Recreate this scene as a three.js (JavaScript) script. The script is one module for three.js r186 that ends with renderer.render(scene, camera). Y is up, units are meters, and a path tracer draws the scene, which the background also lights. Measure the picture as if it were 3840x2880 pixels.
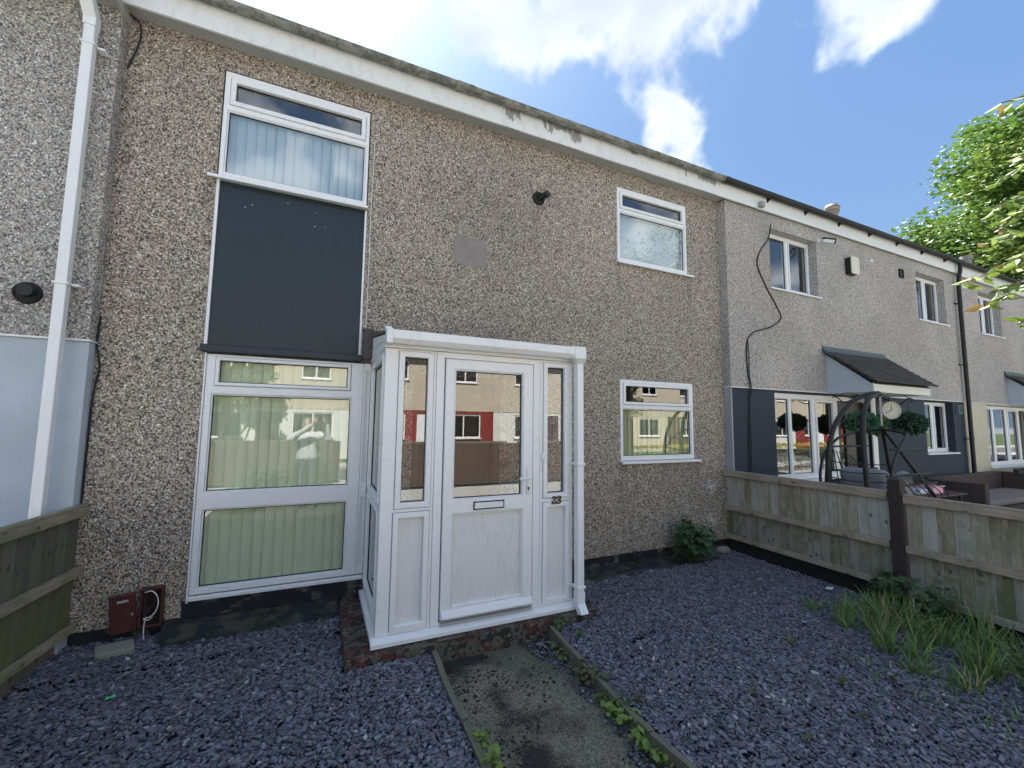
import * as THREE from 'three';
import { mergeGeometries, mergeVertices, toCreasedNormals } from 'three/addons/utils/BufferGeometryUtils.js';
import { RoundedBoxGeometry } from 'three/addons/geometries/RoundedBoxGeometry.js';
import { TextGeometry } from 'three/addons/geometries/TextGeometry.js';
import { FontLoader } from 'three/addons/loaders/FontLoader.js';

// ---------- camera, sky, sun, exposure ----------
const scene = new THREE.Scene();
const DEG = Math.PI / 180;
const camera = new THREE.PerspectiveCamera(84.69, 4 / 3, 0.05, 400);
camera.position.set(1.14, 1.776, 4.275);
camera.rotation.order = 'YXZ';
camera.rotation.set(5.201 * DEG, -24.276 * DEG, 0.698 * DEG);
const renderer = new THREE.WebGLRenderer();
renderer.toneMapping = THREE.LinearToneMapping;
renderer.toneMappingExposure = 4.5;
renderer.shadowMap.enabled = true;
const SUN = new THREE.Vector3(-0.095, 0.801, -0.591).normalize();
const sun = new THREE.DirectionalLight(new THREE.Color(1, 0.975, 0.935), 5);
sun.position.copy(SUN).multiplyScalar(60);
sun.castShadow = true;
sun.shadow.mapSize.set(4096, 4096);
Object.assign(sun.shadow.camera, { left: -45, right: 45, top: 45, bottom: -45, near: 1, far: 160 });
sun.shadow.radius = 1;
scene.add(sun, sun.target);

// ---------- random numbers and noise ----------
function rng(seed) { let a = seed >>> 0; return () => { a = (a + 0x6D2B79F5) | 0; let t = Math.imul(a ^ (a >>> 15), 1 | a); t = (t + Math.imul(t ^ (t >>> 7), 61 | t)) ^ t; return ((t ^ (t >>> 14)) >>> 0) / 4294967296; }; }
function hash2(x, y, s = 0) { let h = (Math.imul(x | 0, 374761393) + Math.imul(y | 0, 668265263) + Math.imul(s | 0, 1274126177)) | 0; h = Math.imul(h ^ (h >>> 13), 1274126177); h ^= h >>> 16; return (h >>> 0) / 4294967296; }
const md = (a, n) => ((a % n) + n) % n;
function vnoise(x, y, per, s = 0) {                     // value noise, periodic if per > 0
  let xi = Math.floor(x), yi = Math.floor(y); const fx = x - xi, fy = y - yi, u = fx * fx * (3 - 2 * fx), v = fy * fy * (3 - 2 * fy); let xj = xi + 1, yj = yi + 1;
  if (per) { xi = md(xi, per); xj = md(xj, per); yi = md(yi, per); yj = md(yj, per); }
  const a = hash2(xi, yi, s), b = hash2(xj, yi, s), c = hash2(xi, yj, s), d = hash2(xj, yj, s);
  return a + (b - a) * u + (c - a) * v + (a - b - c + d) * u * v;
}
function fbm(x, y, oct, per = 0, s = 0) { let f = 0, a = 0.5, n = 0; for (let i = 0; i < oct; i++) { f += a * vnoise(x, y, per, s + i * 17); n += a; a *= 0.5; x *= 2; y *= 2; if (per) per *= 2; } return f / n; }
const clamp = (x, a = 0, b = 1) => Math.min(b, Math.max(a, x));
const sstep = (a, b, x) => { const t = clamp((x - a) / (b - a)); return t * t * (3 - 2 * t); };
const lerp = (a, b, t) => a + (b - a) * t;
const mix3 = (a, b, t) => [lerp(a[0], b[0], t), lerp(a[1], b[1], t), lerp(a[2], b[2], t)];

// ---------- the sky: clear air brightening towards the sun, broken fair-weather cloud, brightened opposite it for fill light ----------
{
  const W = 3072, H = 1536, data = new Float32Array(W * H * 4);
  // the cloud banks that the photograph shows (azimuth from straight over the roof, elevation, radii in degrees)
const banks = [[20, 48, 9, 7], [29, 46, 10, 6], [38, 47, 9, 8], [44.5, 42, 7, 9], [45.5, 36, 4.4, 7], [15, 58, 20, 7], [70, 41, 7, 3.6], [51, 46.5, 6.5, 5.5], [-3, 47, 9, 3], [58, 55, 14, 5], [40, 64, 30, 7]];
  for (let j = 0; j < H; j++) {
    const el = ((j + 0.5) / H - 0.5) * Math.PI, y = Math.sin(el), ce = Math.cos(el);
    for (let i = 0; i < W; i++) {
      const ph = ((i + 0.5) / W - 0.5) * 2 * Math.PI, x = ce * Math.cos(ph), z = ce * Math.sin(ph), o = (j * W + i) * 4;
      let c;
      if (y <= 0) c = [0.30, 0.33, 0.36];
      else {
        const cs = clamp(x * SUN.x + y * SUN.y + z * SUN.z, -1, 1), g = Math.acos(cs) / DEG;
        const h = Math.pow(1 - y, 3.0);
        c = mix3([0.034, 0.078, 0.162], [0.110, 0.155, 0.215], h);
        const mie = 0.70 * Math.exp(-g / 8) + 0.13 * Math.exp(-g / 24);
        c = [c[0] + mie * 0.98, c[1] + mie, c[2] + mie * 1.0];
        const az = Math.atan2(x, -z) / DEG, e = el / DEG;
        // broken cloud: noise on a layer overhead, gathered into the banks that the photograph shows
        const k = 1 / Math.max(y + 0.12, 0.05), px = x * k, pz = z * k;
        const wx = fbm(px * 3 + 7, pz * 3 + 3, 3, 0, 5) - 0.5, wz = fbm(px * 3 + 31, pz * 3 + 11, 3, 0, 9) - 0.5;
        let bank = -1;
        const qx = az + wx * 10, qy = e + wz * 10;
        for (const [a, b, ra, rb] of banks) { const u = (qx - a) / ra, v = (qy - b) / rb, d = u * u + v * v; if (d < 4) bank = Math.max(bank, 1 - d); }
        const field = fbm(px * 1.1 + wx * 0.7 + 13.7, pz * 1.1 + wz * 0.7 + 4.2, 4, 0, 77);
        const inView = sstep(90, 62, Math.abs(az - 27)) * sstep(8, 20, e);
        const m = lerp((field - 0.5) * 5.5 - 0.15, bank, inView);
        let al = 0, thick = 0;
        if (m > -1) {
          const n0 = fbm(az * 0.16 + wx * 1.5 + 40, e * 0.2 + wz * 1.5 + 20, 6, 0, 101), bl = 1 - Math.abs(2 * fbm(az * 0.22 + 3, e * 0.26 + 8, 5, 0, 113) - 1), n1 = n0 * 0.62 + (bl - 0.3) * 0.38, n2 = fbm(px * 3.4 + wx * 2 + 5, pz * 3.4 + wz * 2, 3, 0, 131);
          const dns = m * 0.72 + 0.02 + (n1 - 0.5) * 2.9 + (n2 - 0.5) * 0.7;
          al = sstep(-0.26, 0.72, dns) * sstep(0.0, 0.12, y);
          thick = clamp(0.10 + dns * 0.5 + (n2 - 0.5) * 1.2 - (n1 - 0.5) * 1.6);
        }
        const lit = lerp(0.196, 0.118, thick) + 0.22 * Math.exp(-g / 13) + 0.36 * (1 - cs) * 0.5;  // last term brightens clouds away from the sun, to fill the shaded fronts
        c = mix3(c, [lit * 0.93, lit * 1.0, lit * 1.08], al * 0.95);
      }
      data[o] = c[0]; data[o + 1] = c[1]; data[o + 2] = c[2]; data[o + 3] = 1;
    }
  }
  const sky = new THREE.DataTexture(data, W, H, THREE.RGBAFormat, THREE.FloatType);
  sky.mapping = THREE.EquirectangularReflectionMapping; sky.magFilter = THREE.LinearFilter; sky.needsUpdate = true;
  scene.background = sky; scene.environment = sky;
}

// ---------- helpers ----------
const taken = {};
function numbered(n) { taken[n] = (taken[n] ?? -1) + 1; return taken[n] ? n + '_' + String(taken[n]).padStart(3, '0') : n; }
function tag(o, label, category, group, kind) { if (label) o.userData.label = label; if (category) o.userData.category = category; if (group) o.userData.group = group; if (kind) o.userData.kind = kind; return o; }
function thing(name, label, category, pos = [0, 0, 0], group) { const o = new THREE.Group(); o.name = numbered(name); o.position.set(...pos); scene.add(o); return tag(o, label, category, group); }
function mesh(name, geo, mat, parent) { const m = new THREE.Mesh(Array.isArray(geo) ? merge(geo) : geo, mat); m.castShadow = m.receiveShadow = true; m.name = parent ? name : numbered(name); (parent || scene).add(m); return m; }
function solo(name, geo, mat, label, category, group) { return tag(mesh(name, geo, mat), label, category, group); }
function struct(name, geo, mat) { return tag(mesh(name, geo, mat), null, null, null, 'structure'); }
function merge(list) { const l = list.map((g) => { let q = g.index ? g.toNonIndexed() : g; for (const k of Object.keys(q.attributes)) if (!['position', 'normal', 'uv', 'color'].includes(k)) q.deleteAttribute(k); return q; }); return l.length === 1 ? l[0] : mergeGeometries(l, false); }
function metreUV(g, k = 1, ox = 0, oy = 0) {             // uv in metres from each face's main direction
  if (g.index) g = g.toNonIndexed();
  const p = g.attributes.position, n = g.attributes.normal, uv = new Float32Array(p.count * 2);
  for (let i = 0; i < p.count; i++) { const ax = Math.abs(n.getX(i)), ay = Math.abs(n.getY(i)), az = Math.abs(n.getZ(i)), x = p.getX(i), y = p.getY(i), z = p.getZ(i);
    const [u, v] = az >= ax && az >= ay ? [x, y] : ax >= ay ? [z, y] : [x, z]; uv[2 * i] = u * k + ox; uv[2 * i + 1] = v * k + oy; }
  g.setAttribute('uv', new THREE.BufferAttribute(uv, 2)); return g;
}
const box = (x0, x1, y0, y1, z0, z1) => new THREE.BoxGeometry(x1 - x0, y1 - y0, z1 - z0).translate((x0 + x1) / 2, (y0 + y1) / 2, (z0 + z1) / 2);
const rbox = (x0, x1, y0, y1, z0, z1, r = 0.004, s = 2) => new RoundedBoxGeometry(x1 - x0, y1 - y0, z1 - z0, s, Math.min(r, (x1 - x0) / 2.01, (y1 - y0) / 2.01, (z1 - z0) / 2.01)).translate((x0 + x1) / 2, (y0 + y1) / 2, (z0 + z1) / 2);
const rectPath = (x0, x1, y0, y1, T = THREE.Path) => { const s = new T(); s.moveTo(x0, y0); s.lineTo(x1, y0); s.lineTo(x1, y1); s.lineTo(x0, y1); s.closePath(); return s; };
function slab(x0, x1, y0, y1, holes, zf, thick) {        // a wall with openings, front face at zf
  const s = rectPath(x0, x1, y0, y1, THREE.Shape); for (const h of holes) s.holes.push(rectPath(...h));
  return metreUV(new THREE.ExtrudeGeometry(s, { depth: thick, bevelEnabled: false }).translate(0, 0, zf - thick));
}
function frame(x0, x1, y0, y1, holes, z0, z1, b = 0.005) { // profile with chamfered edges
  const s = rectPath(x0 + b, x1 - b, y0 + b, y1 - b, THREE.Shape); for (const h of holes) s.holes.push(rectPath(h[0] - b, h[1] + b, h[2] - b, h[3] + b));
  return new THREE.ExtrudeGeometry(s, { depth: z1 - z0 - 2 * b, bevelEnabled: true, bevelSize: b, bevelThickness: b, bevelSegments: 2 }).translate(0, 0, z0 + b);
}
function extrX(pts, x0, x1) {                            // [z, y] outline run along x
  const s = new THREE.Shape(); pts.forEach(([z, y], i) => i ? s.lineTo(-z, y) : s.moveTo(-z, y)); s.closePath();
  return new THREE.ExtrudeGeometry(s, { depth: x1 - x0, bevelEnabled: false }).rotateY(Math.PI / 2).translate(x0, 0, 0);
}
function gutterGeo(x0, x1, r, y, z, t = 0.004) { const pts = []; for (let i = 0; i <= 14; i++) { const a = Math.PI + i / 14 * Math.PI; pts.push([z + r * Math.cos(a), y + r * Math.sin(a)]); } for (let i = 14; i >= 0; i--) { const a = Math.PI + i / 14 * Math.PI; pts.push([z + (r - t) * Math.cos(a), y + (r - t) * Math.sin(a)]); } return extrX(pts, x0, x1); }
const V = (x, y, z) => new THREE.Vector3(x, y, z);
function tube(pts, r, seg = 40, rad = 8, closed = false) { return new THREE.TubeGeometry(new THREE.CatmullRomCurve3(pts.map((p) => V(...p)), closed, 'centripetal'), seg, r, rad, closed); }
function rod(a, b, r, rad = 10, r2 = r) { const A = V(...a), B = V(...b), d = B.clone().sub(A), L = d.length(); const g = new THREE.CylinderGeometry(r2, r, L, rad); g.applyQuaternion(new THREE.Quaternion().setFromUnitVectors(V(0, 1, 0), d.normalize())); return g.translate((A.x + B.x) / 2, (A.y + B.y) / 2, (A.z + B.z) / 2); }

// ---------- textures (linear colours in, stored as sRGB) ----------
const S8 = new Uint8Array(4097); for (let i = 0; i <= 4096; i++) { const l = i / 4096; S8[i] = Math.round(255 * (l <= 0.0031308 ? 12.92 * l : 1.055 * Math.pow(l, 1 / 2.4) - 0.055)); }
function tex(w, h, fn, scale, srgb = true) {
  const d = new Uint8Array(w * h * 4); let o = 0;
  for (let j = 0; j < h; j++) for (let i = 0; i < w; i++) { const c = fn(i, j); if (srgb) { d[o] = S8[clamp(c[0]) * 4096 | 0]; d[o + 1] = S8[clamp(c[1]) * 4096 | 0]; d[o + 2] = S8[clamp(c[2]) * 4096 | 0]; } else { d[o] = d[o + 1] = d[o + 2] = clamp(c) * 255; } d[o + 3] = 255; o += 4; }
  const t = new THREE.DataTexture(d, w, h); t.magFilter = THREE.LinearFilter; t.minFilter = THREE.LinearMipmapLinearFilter; t.wrapS = t.wrapT = THREE.RepeatWrapping; if (srgb) t.colorSpace = THREE.SRGBColorSpace;
  if (scale) t.repeat.set(1 / scale[0], 1 / scale[1]); t.needsUpdate = true; return t;
}
const RGB = (r, g, b) => new THREE.Color().setRGB(r, g, b);
const std = (o) => new THREE.MeshStandardMaterial(o);
const phys = (o) => new THREE.MeshPhysicalMaterial(o);

// pebbledash: stones pressed in cement, each with its own colour
function pebbledash(size, metres, cellmm, seed, pal, cement, stain, marks) {
  const N = Math.round(metres * 1000 / cellmm), cs = size / N, jx = new Float32Array(N * N), jy = new Float32Array(N * N), rad = new Float32Array(N * N), ci = new Uint8Array(N * N), br = new Float32Array(N * N), R = rng(seed);
  const tot = pal.reduce((a, p) => a + p[3], 0);
  for (let k = 0; k < N * N; k++) { jx[k] = R(); jy[k] = R(); rad[k] = 0.38 + R() * 0.34; br[k] = 0.8 + R() * 0.4; let r = R() * tot, q = 0; while (q < pal.length - 1 && (r -= pal[q][3]) > 0) q++; ci[k] = q; }
  const hgt = new Float32Array(size * size), who = new Int32Array(size * size);
  for (let j = 0; j < size; j++) for (let i = 0; i < size; i++) {
    const x = i / cs, y = j / cs, cx = Math.floor(x), cy = Math.floor(y); let best = 9, id = -1;
    for (let b = -1; b <= 1; b++) for (let a = -1; a <= 1; a++) { const k = md(cy + b, N) * N + md(cx + a, N), dx = cx + a + jx[k] - x, dy = cy + b + jy[k] - y, d = Math.sqrt(dx * dx * (0.7 + 0.6 * br[k] * 0.6) + dy * dy) / rad[k]; if (d < best) { best = d; id = k; } }
    hgt[j * size + i] = best < 1 ? 0.35 + 0.65 * Math.sqrt(1 - best * best) : 0.15; who[j * size + i] = best < 1 ? id : -1;
  }
  const Q = 8, qn = size / Q, bigA = new Float32Array(qn * qn), stA = new Float32Array(qn * qn);
  for (let j = 0; j < qn; j++) for (let i = 0; i < qn; i++) { const u = i / qn, v = j / qn; bigA[j * qn + i] = fbm(u * 5, v * 5, 4, 5, seed + 3); stA[j * qn + i] = sstep(0.56, 0.74, fbm(u * 3 + 1.5, v * 3, 5, 3, seed + 50)) * 0.4; }
  const map = tex(size, size, (i, j) => {
    const w = who[j * size + i], qi = (j >> 3) * qn + (i >> 3), f = 0.80 + 0.40 * bigA[qi];
    let c = w < 0 ? cement : pal[ci[w]], b = w < 0 ? 0.9 + 0.2 * hash2(i, j, seed) : br[w];
    c = [c[0] * b * f, c[1] * b * f, c[2] * b * f];
    const st = stA[qi]; c = mix3(c, [c[0] * stain[0], c[1] * stain[1], c[2] * stain[2]], st); if (marks) { const k = marks(i / size * metres, j / size * metres); c = [c[0] * (1 - k), c[1] * (1 - k * 0.97), c[2] * (1 - k * 0.93)]; } return c;
  }, [metres, metres]);
  const bump = tex(size, size, (i, j) => hgt[j * size + i], [metres, metres], false);
  return { map, bump };
}
const PAL = [[0.60, 0.525, 0.405, 5], [0.475, 0.39, 0.292, 5], [0.375, 0.338, 0.30, 4], [0.20, 0.152, 0.115, 4], [0.055, 0.046, 0.043, 3.9], [0.76, 0.735, 0.68, 1.8], [0.45, 0.365, 0.31, 2]];
// rain has drawn dirty runs below sills, pipe and eaves fixings of the middle house; damp patches blotch it
const RUNS = [[4.60, 1.30, 0.07, 0.75], [4.78, 1.30, 0.04, 0.4], [5.84, 1.30, 0.06, 0.5], [5.3, 1.30, 0.10, 0.3], [4.56, 3.87, 0.05, 0.6], [5.80, 3.87, 0.06, 0.7], [3.385, 4.38, 0.06, 0.7], [0.16, 3.86, 0.05, 0.6], [1.49, 3.86, 0.04, 0.5], [2.40, 3.47, 0.05, 0.3]];
const marksOf = (x, y) => { let k = 0; for (const [a, t, w, l] of RUNS) { const d = Math.abs(x - a) / w; if (d < 1.6 && y < t && y > t - l * 1.3) { const e = d + (vnoise(x * 26, y * 2.2, 0, 19) - 0.5) * 1.3, len = l * (0.5 + vnoise(x * 30, a, 0, 21)); if (t - y < len) k = Math.max(k, 0.17 * sstep(1.15, 0.4, e) * sstep(len, len * 0.6, t - y)); } } return k; };
const pb1 = pebbledash(2048, 7.0, 10.8, 11, PAL, [0.235, 0.202, 0.167], [1.12, 0.98, 0.80], marksOf);
const PAL2 = [[0.575, 0.54, 0.505, 5], [0.485, 0.448, 0.42, 5], [0.405, 0.38, 0.365, 4], [0.26, 0.222, 0.20, 2.6], [0.115, 0.104, 0.10, 1.8], [0.74, 0.72, 0.69, 1.4], [0.55, 0.47, 0.43, 2]];
const pb2 = pebbledash(1536, 4.1, 11, 23, PAL2, [0.37, 0.34, 0.315], [1.05, 0.97, 0.9]);
const PAL3 = PAL.map(([r, g, b, w], i) => [r * 0.92 + 0.04, g * 0.97 + 0.045, b + 0.06, w * (i === 4 ? 0.8 : 1)]);
const pb3 = pebbledash(1536, 4.1, 11, 37, PAL3, [0.27, 0.25, 0.235], [1, 1, 1]);
const M = {};
M.dash = std({ map: pb1.map, bumpMap: pb1.bump, bumpScale: 0.006, roughness: 0.9 });
M.dashPale = std({ map: pb2.map, bumpMap: pb2.bump, bumpScale: 0.006, roughness: 0.9 });
M.dashLeft = std({ map: pb3.map, bumpMap: pb3.bump, bumpScale: 0.006, roughness: 0.9 });
// fine plaster grain
const grain = tex(512, 512, (i, j) => 0.5 + (fbm(i / 6, j / 6, 3, 0, 3) - 0.5) * 0.9 + (hash2(i, j, 4) - 0.5) * 0.25, [0.5, 0.5], false);
const renderTex = (c, seed, amp = 0.14) => tex(512, 512, (i, j) => { const f = 1 - amp + 2 * amp * fbm(i / 64, j / 64, 6, 8, seed) + (hash2(i, j, seed) - 0.5) * 0.06; return [c[0] * f, c[1] * f, c[2] * f]; }, [2.2, 2.2]);
const plaster = (c, seed, rough = 0.85) => std({ map: renderTex(c, seed), bumpMap: grain, bumpScale: 0.003, roughness: rough });
M.leftBlue = plaster([0.47, 0.52, 0.58], 5);
M.navy = plaster([0.022, 0.035, 0.053], 6, 0.75);
M.cream = plaster([0.55, 0.50, 0.38], 7);
M.greyReturn = plaster([0.36, 0.36, 0.38], 8);
M.patch = std({ map: tex(256, 256, (i, j) => { const f = 0.85 + 0.3 * fbm(i / 40, j / 40, 5, 0, 71), s = hash2(i >> 1, j >> 1, 72) * 0.08; return [0.255 * f + s * 0.5, 0.226 * f + s * 0.5, 0.208 * f + s * 0.5]; }, [0.5, 0.5]), bumpMap: grain, bumpScale: 0.004, roughness: 0.95 });
// white plastic with faint film of dirt specks
const upvcMap = tex(1024, 1024, (i, j) => { const dirt = sstep(0.58, 0.8, fbm(i / 90, j / 30, 5, 0, 81)) * 0.04, sp = hash2(i >> 1, j >> 1, 82) > 0.9985 ? 0.25 : 0; const b = 0.82 * (1 - dirt) * (1 - sp); return [b, b * (1 - dirt * 0.15), b * (1 - dirt * 0.4)]; }, [1.1, 1.1]);
M.upvc = phys({ map: upvcMap, roughness: 0.32, clearcoat: 0.15, clearcoatRoughness: 0.3 });
M.panel = phys({ map: tex(1024, 1024, (i, j) => { const st = sstep(0.5, 0.78, fbm(i / 34, j / 120, 5, 0, 91)) * 0.09, sp = hash2(i >> 1, j >> 2, 92) > 0.988 ? 0.16 : 0; const b = 0.74 * (1 - st) * (1 - sp); return [b, b * 0.985, b * (0.965 - st * 0.3)]; }, [1.0, 1.0]), roughness: 0.42 });
M.upvcPlain = std({ color: RGB(0.78, 0.78, 0.77), roughness: 0.35 });
M.gasket = std({ color: RGB(0.012, 0.012, 0.013), roughness: 0.7 });
M.glass = phys({ color: RGB(0.94, 0.97, 0.95), transmission: 1, thickness: 0, roughness: 0.0, ior: 2.3 });
M.obscure = phys({ color: RGB(0.94, 0.97, 0.97), transmission: 1, thickness: 0, roughness: 0.0, ior: 1.9 });
M.dark = std({ color: RGB(0.05, 0.048, 0.045), roughness: 0.9 });
M.room = std({ color: RGB(0.22, 0.20, 0.17), roughness: 0.9 });
M.board = std({ map: tex(1024, 1024, (i, j) => { const f = 0.86 + 0.26 * fbm(i / 26, j / 200, 5, 0, 61) + (hash2(i, j, 62) - 0.5) * 0.05; const chip = hash2(i >> 1, j >> 1, 63) > 0.99985 ? 0.5 : 0; return [0.013 * f + chip, 0.024 * f + chip, 0.033 * f + chip]; }, [1.6, 1.6]), roughness: 0.42 });
M.black = std({ color: RGB(0.011, 0.011, 0.012), roughness: 0.55 });
M.blackMatt = std({ color: RGB(0.02, 0.02, 0.021), roughness: 0.85 });
M.steel = phys({ color: RGB(0.6, 0.6, 0.6), metalness: 1, roughness: 0.3 });
M.brass = phys({ color: RGB(0.10, 0.072, 0.045), metalness: 0.85, roughness: 0.42 });
// plastic gutter, once white, with algae in blotches along it
const gutterMap = tex(2048, 256, (i, j) => { const a = fbm(i / 46, j / 40, 6, 0, 51), b = fbm(i / 9, j / 9, 4, 0, 52); const t = sstep(0.40, 0.62, a * 0.72 + b * 0.30), u = sstep(0.55, 0.75, b); let c = mix3([0.25, 0.25, 0.215], [0.135, 0.137, 0.105], t); c = mix3(c, [0.075, 0.078, 0.06], t * u * 0.7); return c; }, [3.2, 0.4]);
M.gutter = std({ map: gutterMap, roughness: 0.6 });
M.fascia = std({ map: tex(2048, 128, (i, j) => {                  // boards with the grime runs below the gutter joints
  const x = i / 2048 * 7.4 - 0.9, v = j / 128; let s = sstep(0.5, 0.8, fbm(i / 14, j / 60, 5, 0, 55)) * 0.10;
  for (const [a, w, l] of [[2.93, 0.09, 0.62], [3.02, 0.04, 0.4], [3.37, 0.03, 0.55], [3.44, 0.05, 0.62], [3.60, 0.16, 0.32], [3.80, 0.08, 0.7], [4.70, 0.10, 0.26], [5.6, 0.02, 0.5], [6.02, 0.25, 0.42]]) { const d = Math.abs(x - a) / w + (fbm(x * 40, v * 3, 3, 0, 57) - 0.5) * 1.4; const depth = l * (0.55 + 0.9 * fbm(x * 55, a, 3, 0, 58)); if (d < 1 && (1 - v) < depth) s = Math.max(s, 0.68 * sstep(1, 0.5, d) * sstep(depth, depth * 0.75, 1 - v)); }
  return mix3([0.78, 0.78, 0.765], [0.07, 0.07, 0.06], s); }), roughness: 0.5 });
M.soffit = std({ map: renderTex([0.42, 0.42, 0.40], 9, 0.10), roughness: 0.7 });
M.roof = std({ map: tex(512, 512, (i, j) => { const f = 0.7 + 0.6 * fbm(i / 30, j / 30, 5, 0, 33); return [0.085 * f, 0.078 * f, 0.074 * f]; }, [1.5, 1.5]), roughness: 0.9 });

// ---------- windows and doors in plastic frames ----------
function win(parent, name, o) {
  const { x0, x1, y0, y1, z, lights, d = 0.07, turn, mat = M.upvc, glass = M.glass, label } = o;
  const T = (g) => (turn ? turn(g) : g);
  const holes = lights.map(({ r, sash = 0 }) => { const e = sash ? sash : 0.012; return [r[0] - e, r[1] + e, r[2] - e, r[3] + e]; });
  const fr = mesh(name, T(frame(x0, x1, y0, y1, holes, z - d, z, 0.006)), mat, parent);
  if (label) fr.userData.label = label;
  lights.forEach(({ r, sash = 0, panel }, i) => {
    const h = holes[i], zz = sash ? z + 0.012 : z - 0.010;
    if (sash) mesh('sash', T(frame(h[0] + 0.003, h[1] - 0.003, h[2] + 0.003, h[3] - 0.003, [[r[0] - 0.001, r[1] + 0.001, r[2] - 0.001, r[3] + 0.001]], z - 0.045, zz, 0.007)), mat, fr);
    else mesh('bead', T(frame(h[0] + 0.0005, h[1] - 0.0005, h[2] + 0.0005, h[3] - 0.0005, [[r[0] - 0.0005, r[1] + 0.0005, r[2] - 0.0005, r[3] + 0.0005]], z - 0.045, zz, 0.004)), mat, fr);
    if (panel) { mesh('panel', T(rbox(r[0] - 0.0002, r[1] + 0.0002, r[2] - 0.0002, r[3] + 0.0002, z - 0.05, z - 0.028, 0.001, 1)), M.panel, fr); return; }
    mesh('gasket', T(frame(r[0] - 0.0003, r[1] + 0.0003, r[2] - 0.0003, r[3] + 0.0003, [[r[0] + 0.006, r[1] - 0.006, r[2] + 0.006, r[3] - 0.006]], z - 0.034, z - 0.022, 0.001)), M.gasket, fr);
    mesh('pane', T(new THREE.PlaneGeometry(r[1] - r[0] - 0.002, r[3] - r[2] - 0.002).translate((r[0] + r[1]) / 2, (r[2] + r[3]) / 2, z - 0.028)), glass, fr);
  });
  if (o.sill) { const [a, b, zs, yb = y0] = o.sill; mesh('sill', extrX([[z - 0.05, yb - 0.002], [zs - 0.004, yb - 0.012], [zs, yb - 0.016], [zs, yb - 0.038], [zs - 0.012, yb - 0.04], [zs - 0.014, yb - 0.026], [z - 0.05, yb - 0.026]], a, b), mat, fr); }
  return fr;
}
function shell(parent, x0, x1, zf) {                     // the hollow inside, so that rooms are rooms
  mesh('rear_wall', box(x0 + 0.1, x1 - 0.1, 0.0, 5.15, -8.2, -8.0), M.room, parent);
  for (const [a, b] of [[x0 + 0.001, x0 + 0.1], [x1 - 0.1, x1 - 0.001]]) mesh('party_wall', box(a, b, 0.0, 5.15, -8.2, zf - 0.221), M.room, parent);
  mesh('room_floor', box(x0 + 0.101, x1 - 0.101, 0.1, 0.19, -7.99, zf - 0.221), M.room, parent);
  mesh('upper_floor', box(x0 + 0.101, x1 - 0.101, 2.45, 2.65, -7.99, zf - 0.221), M.room, parent);
  mesh('partition', box((x0 + x1) / 2 - 0.05, (x0 + x1) / 2 + 0.05, 0.2, 5.05, -7.98, -3.2), M.room, parent);
  mesh('ceiling', box(x0 + 0.101, x1 - 0.101, 5.06, 5.15, -7.99, zf - 0.221), M.room, parent);
}
function roofOn(parent, x0, x1) { mesh('roof', metreUV(extrX([[0.19, 5.33], [0.19, 5.37], [-4.0, 6.90], [-8.4, 5.30], [-8.4, 5.25], [-4.0, 6.83]], x0, x1)), M.roof, parent); }

// ---------- number 23: the house in the middle ----------
const house = thing('terraced_house', 'brown pebbledashed terraced house with white porch and dark blue panel between windows', 'house');
mesh('wall', slab(-0.474, 6.43, 0.195, 5.20, [[0.205, 1.462, 2.335, 4.905], [0.225, 1.566, 0.352, 2.335 - 0.0005], [4.545, 5.768, 3.885, 4.893], [4.562, 5.812, 1.312, 2.34], [1.98, 2.93, 0.24, 2.25]], 0, 0.22), M.dash, house);
const plinthMap = tex(1024, 256, (i, j) => { const a = fbm(i / 50, j / 40, 6, 0, 141), b = fbm(i / 12, j / 10, 4, 0, 142); let c = mix3([0.012, 0.016, 0.021], [0.075, 0.072, 0.055], sstep(0.52, 0.7, a)); return mix3(c, [0.16, 0.155, 0.12], sstep(0.62, 0.76, a * 0.6 + b * 0.5) * 0.7); }, [2.0, 0.5]);
M.plinth = std({ map: plinthMap, roughness: 0.75, bumpMap: grain, bumpScale: 0.004 });
mesh('plinth', metreUV(box(-0.472, 6.425, -0.1, 0.1945, -0.2, -0.012)), M.plinth, house);
mesh('painted_plinth', metreUV(rbox(0.20, 1.566, 0.185, 0.318, 0.0004, 0.007, 0.002, 1)), M.plinth, house);
shell(house, -0.474, 6.43, 0); roofOn(house, -0.47, 6.40);
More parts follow.
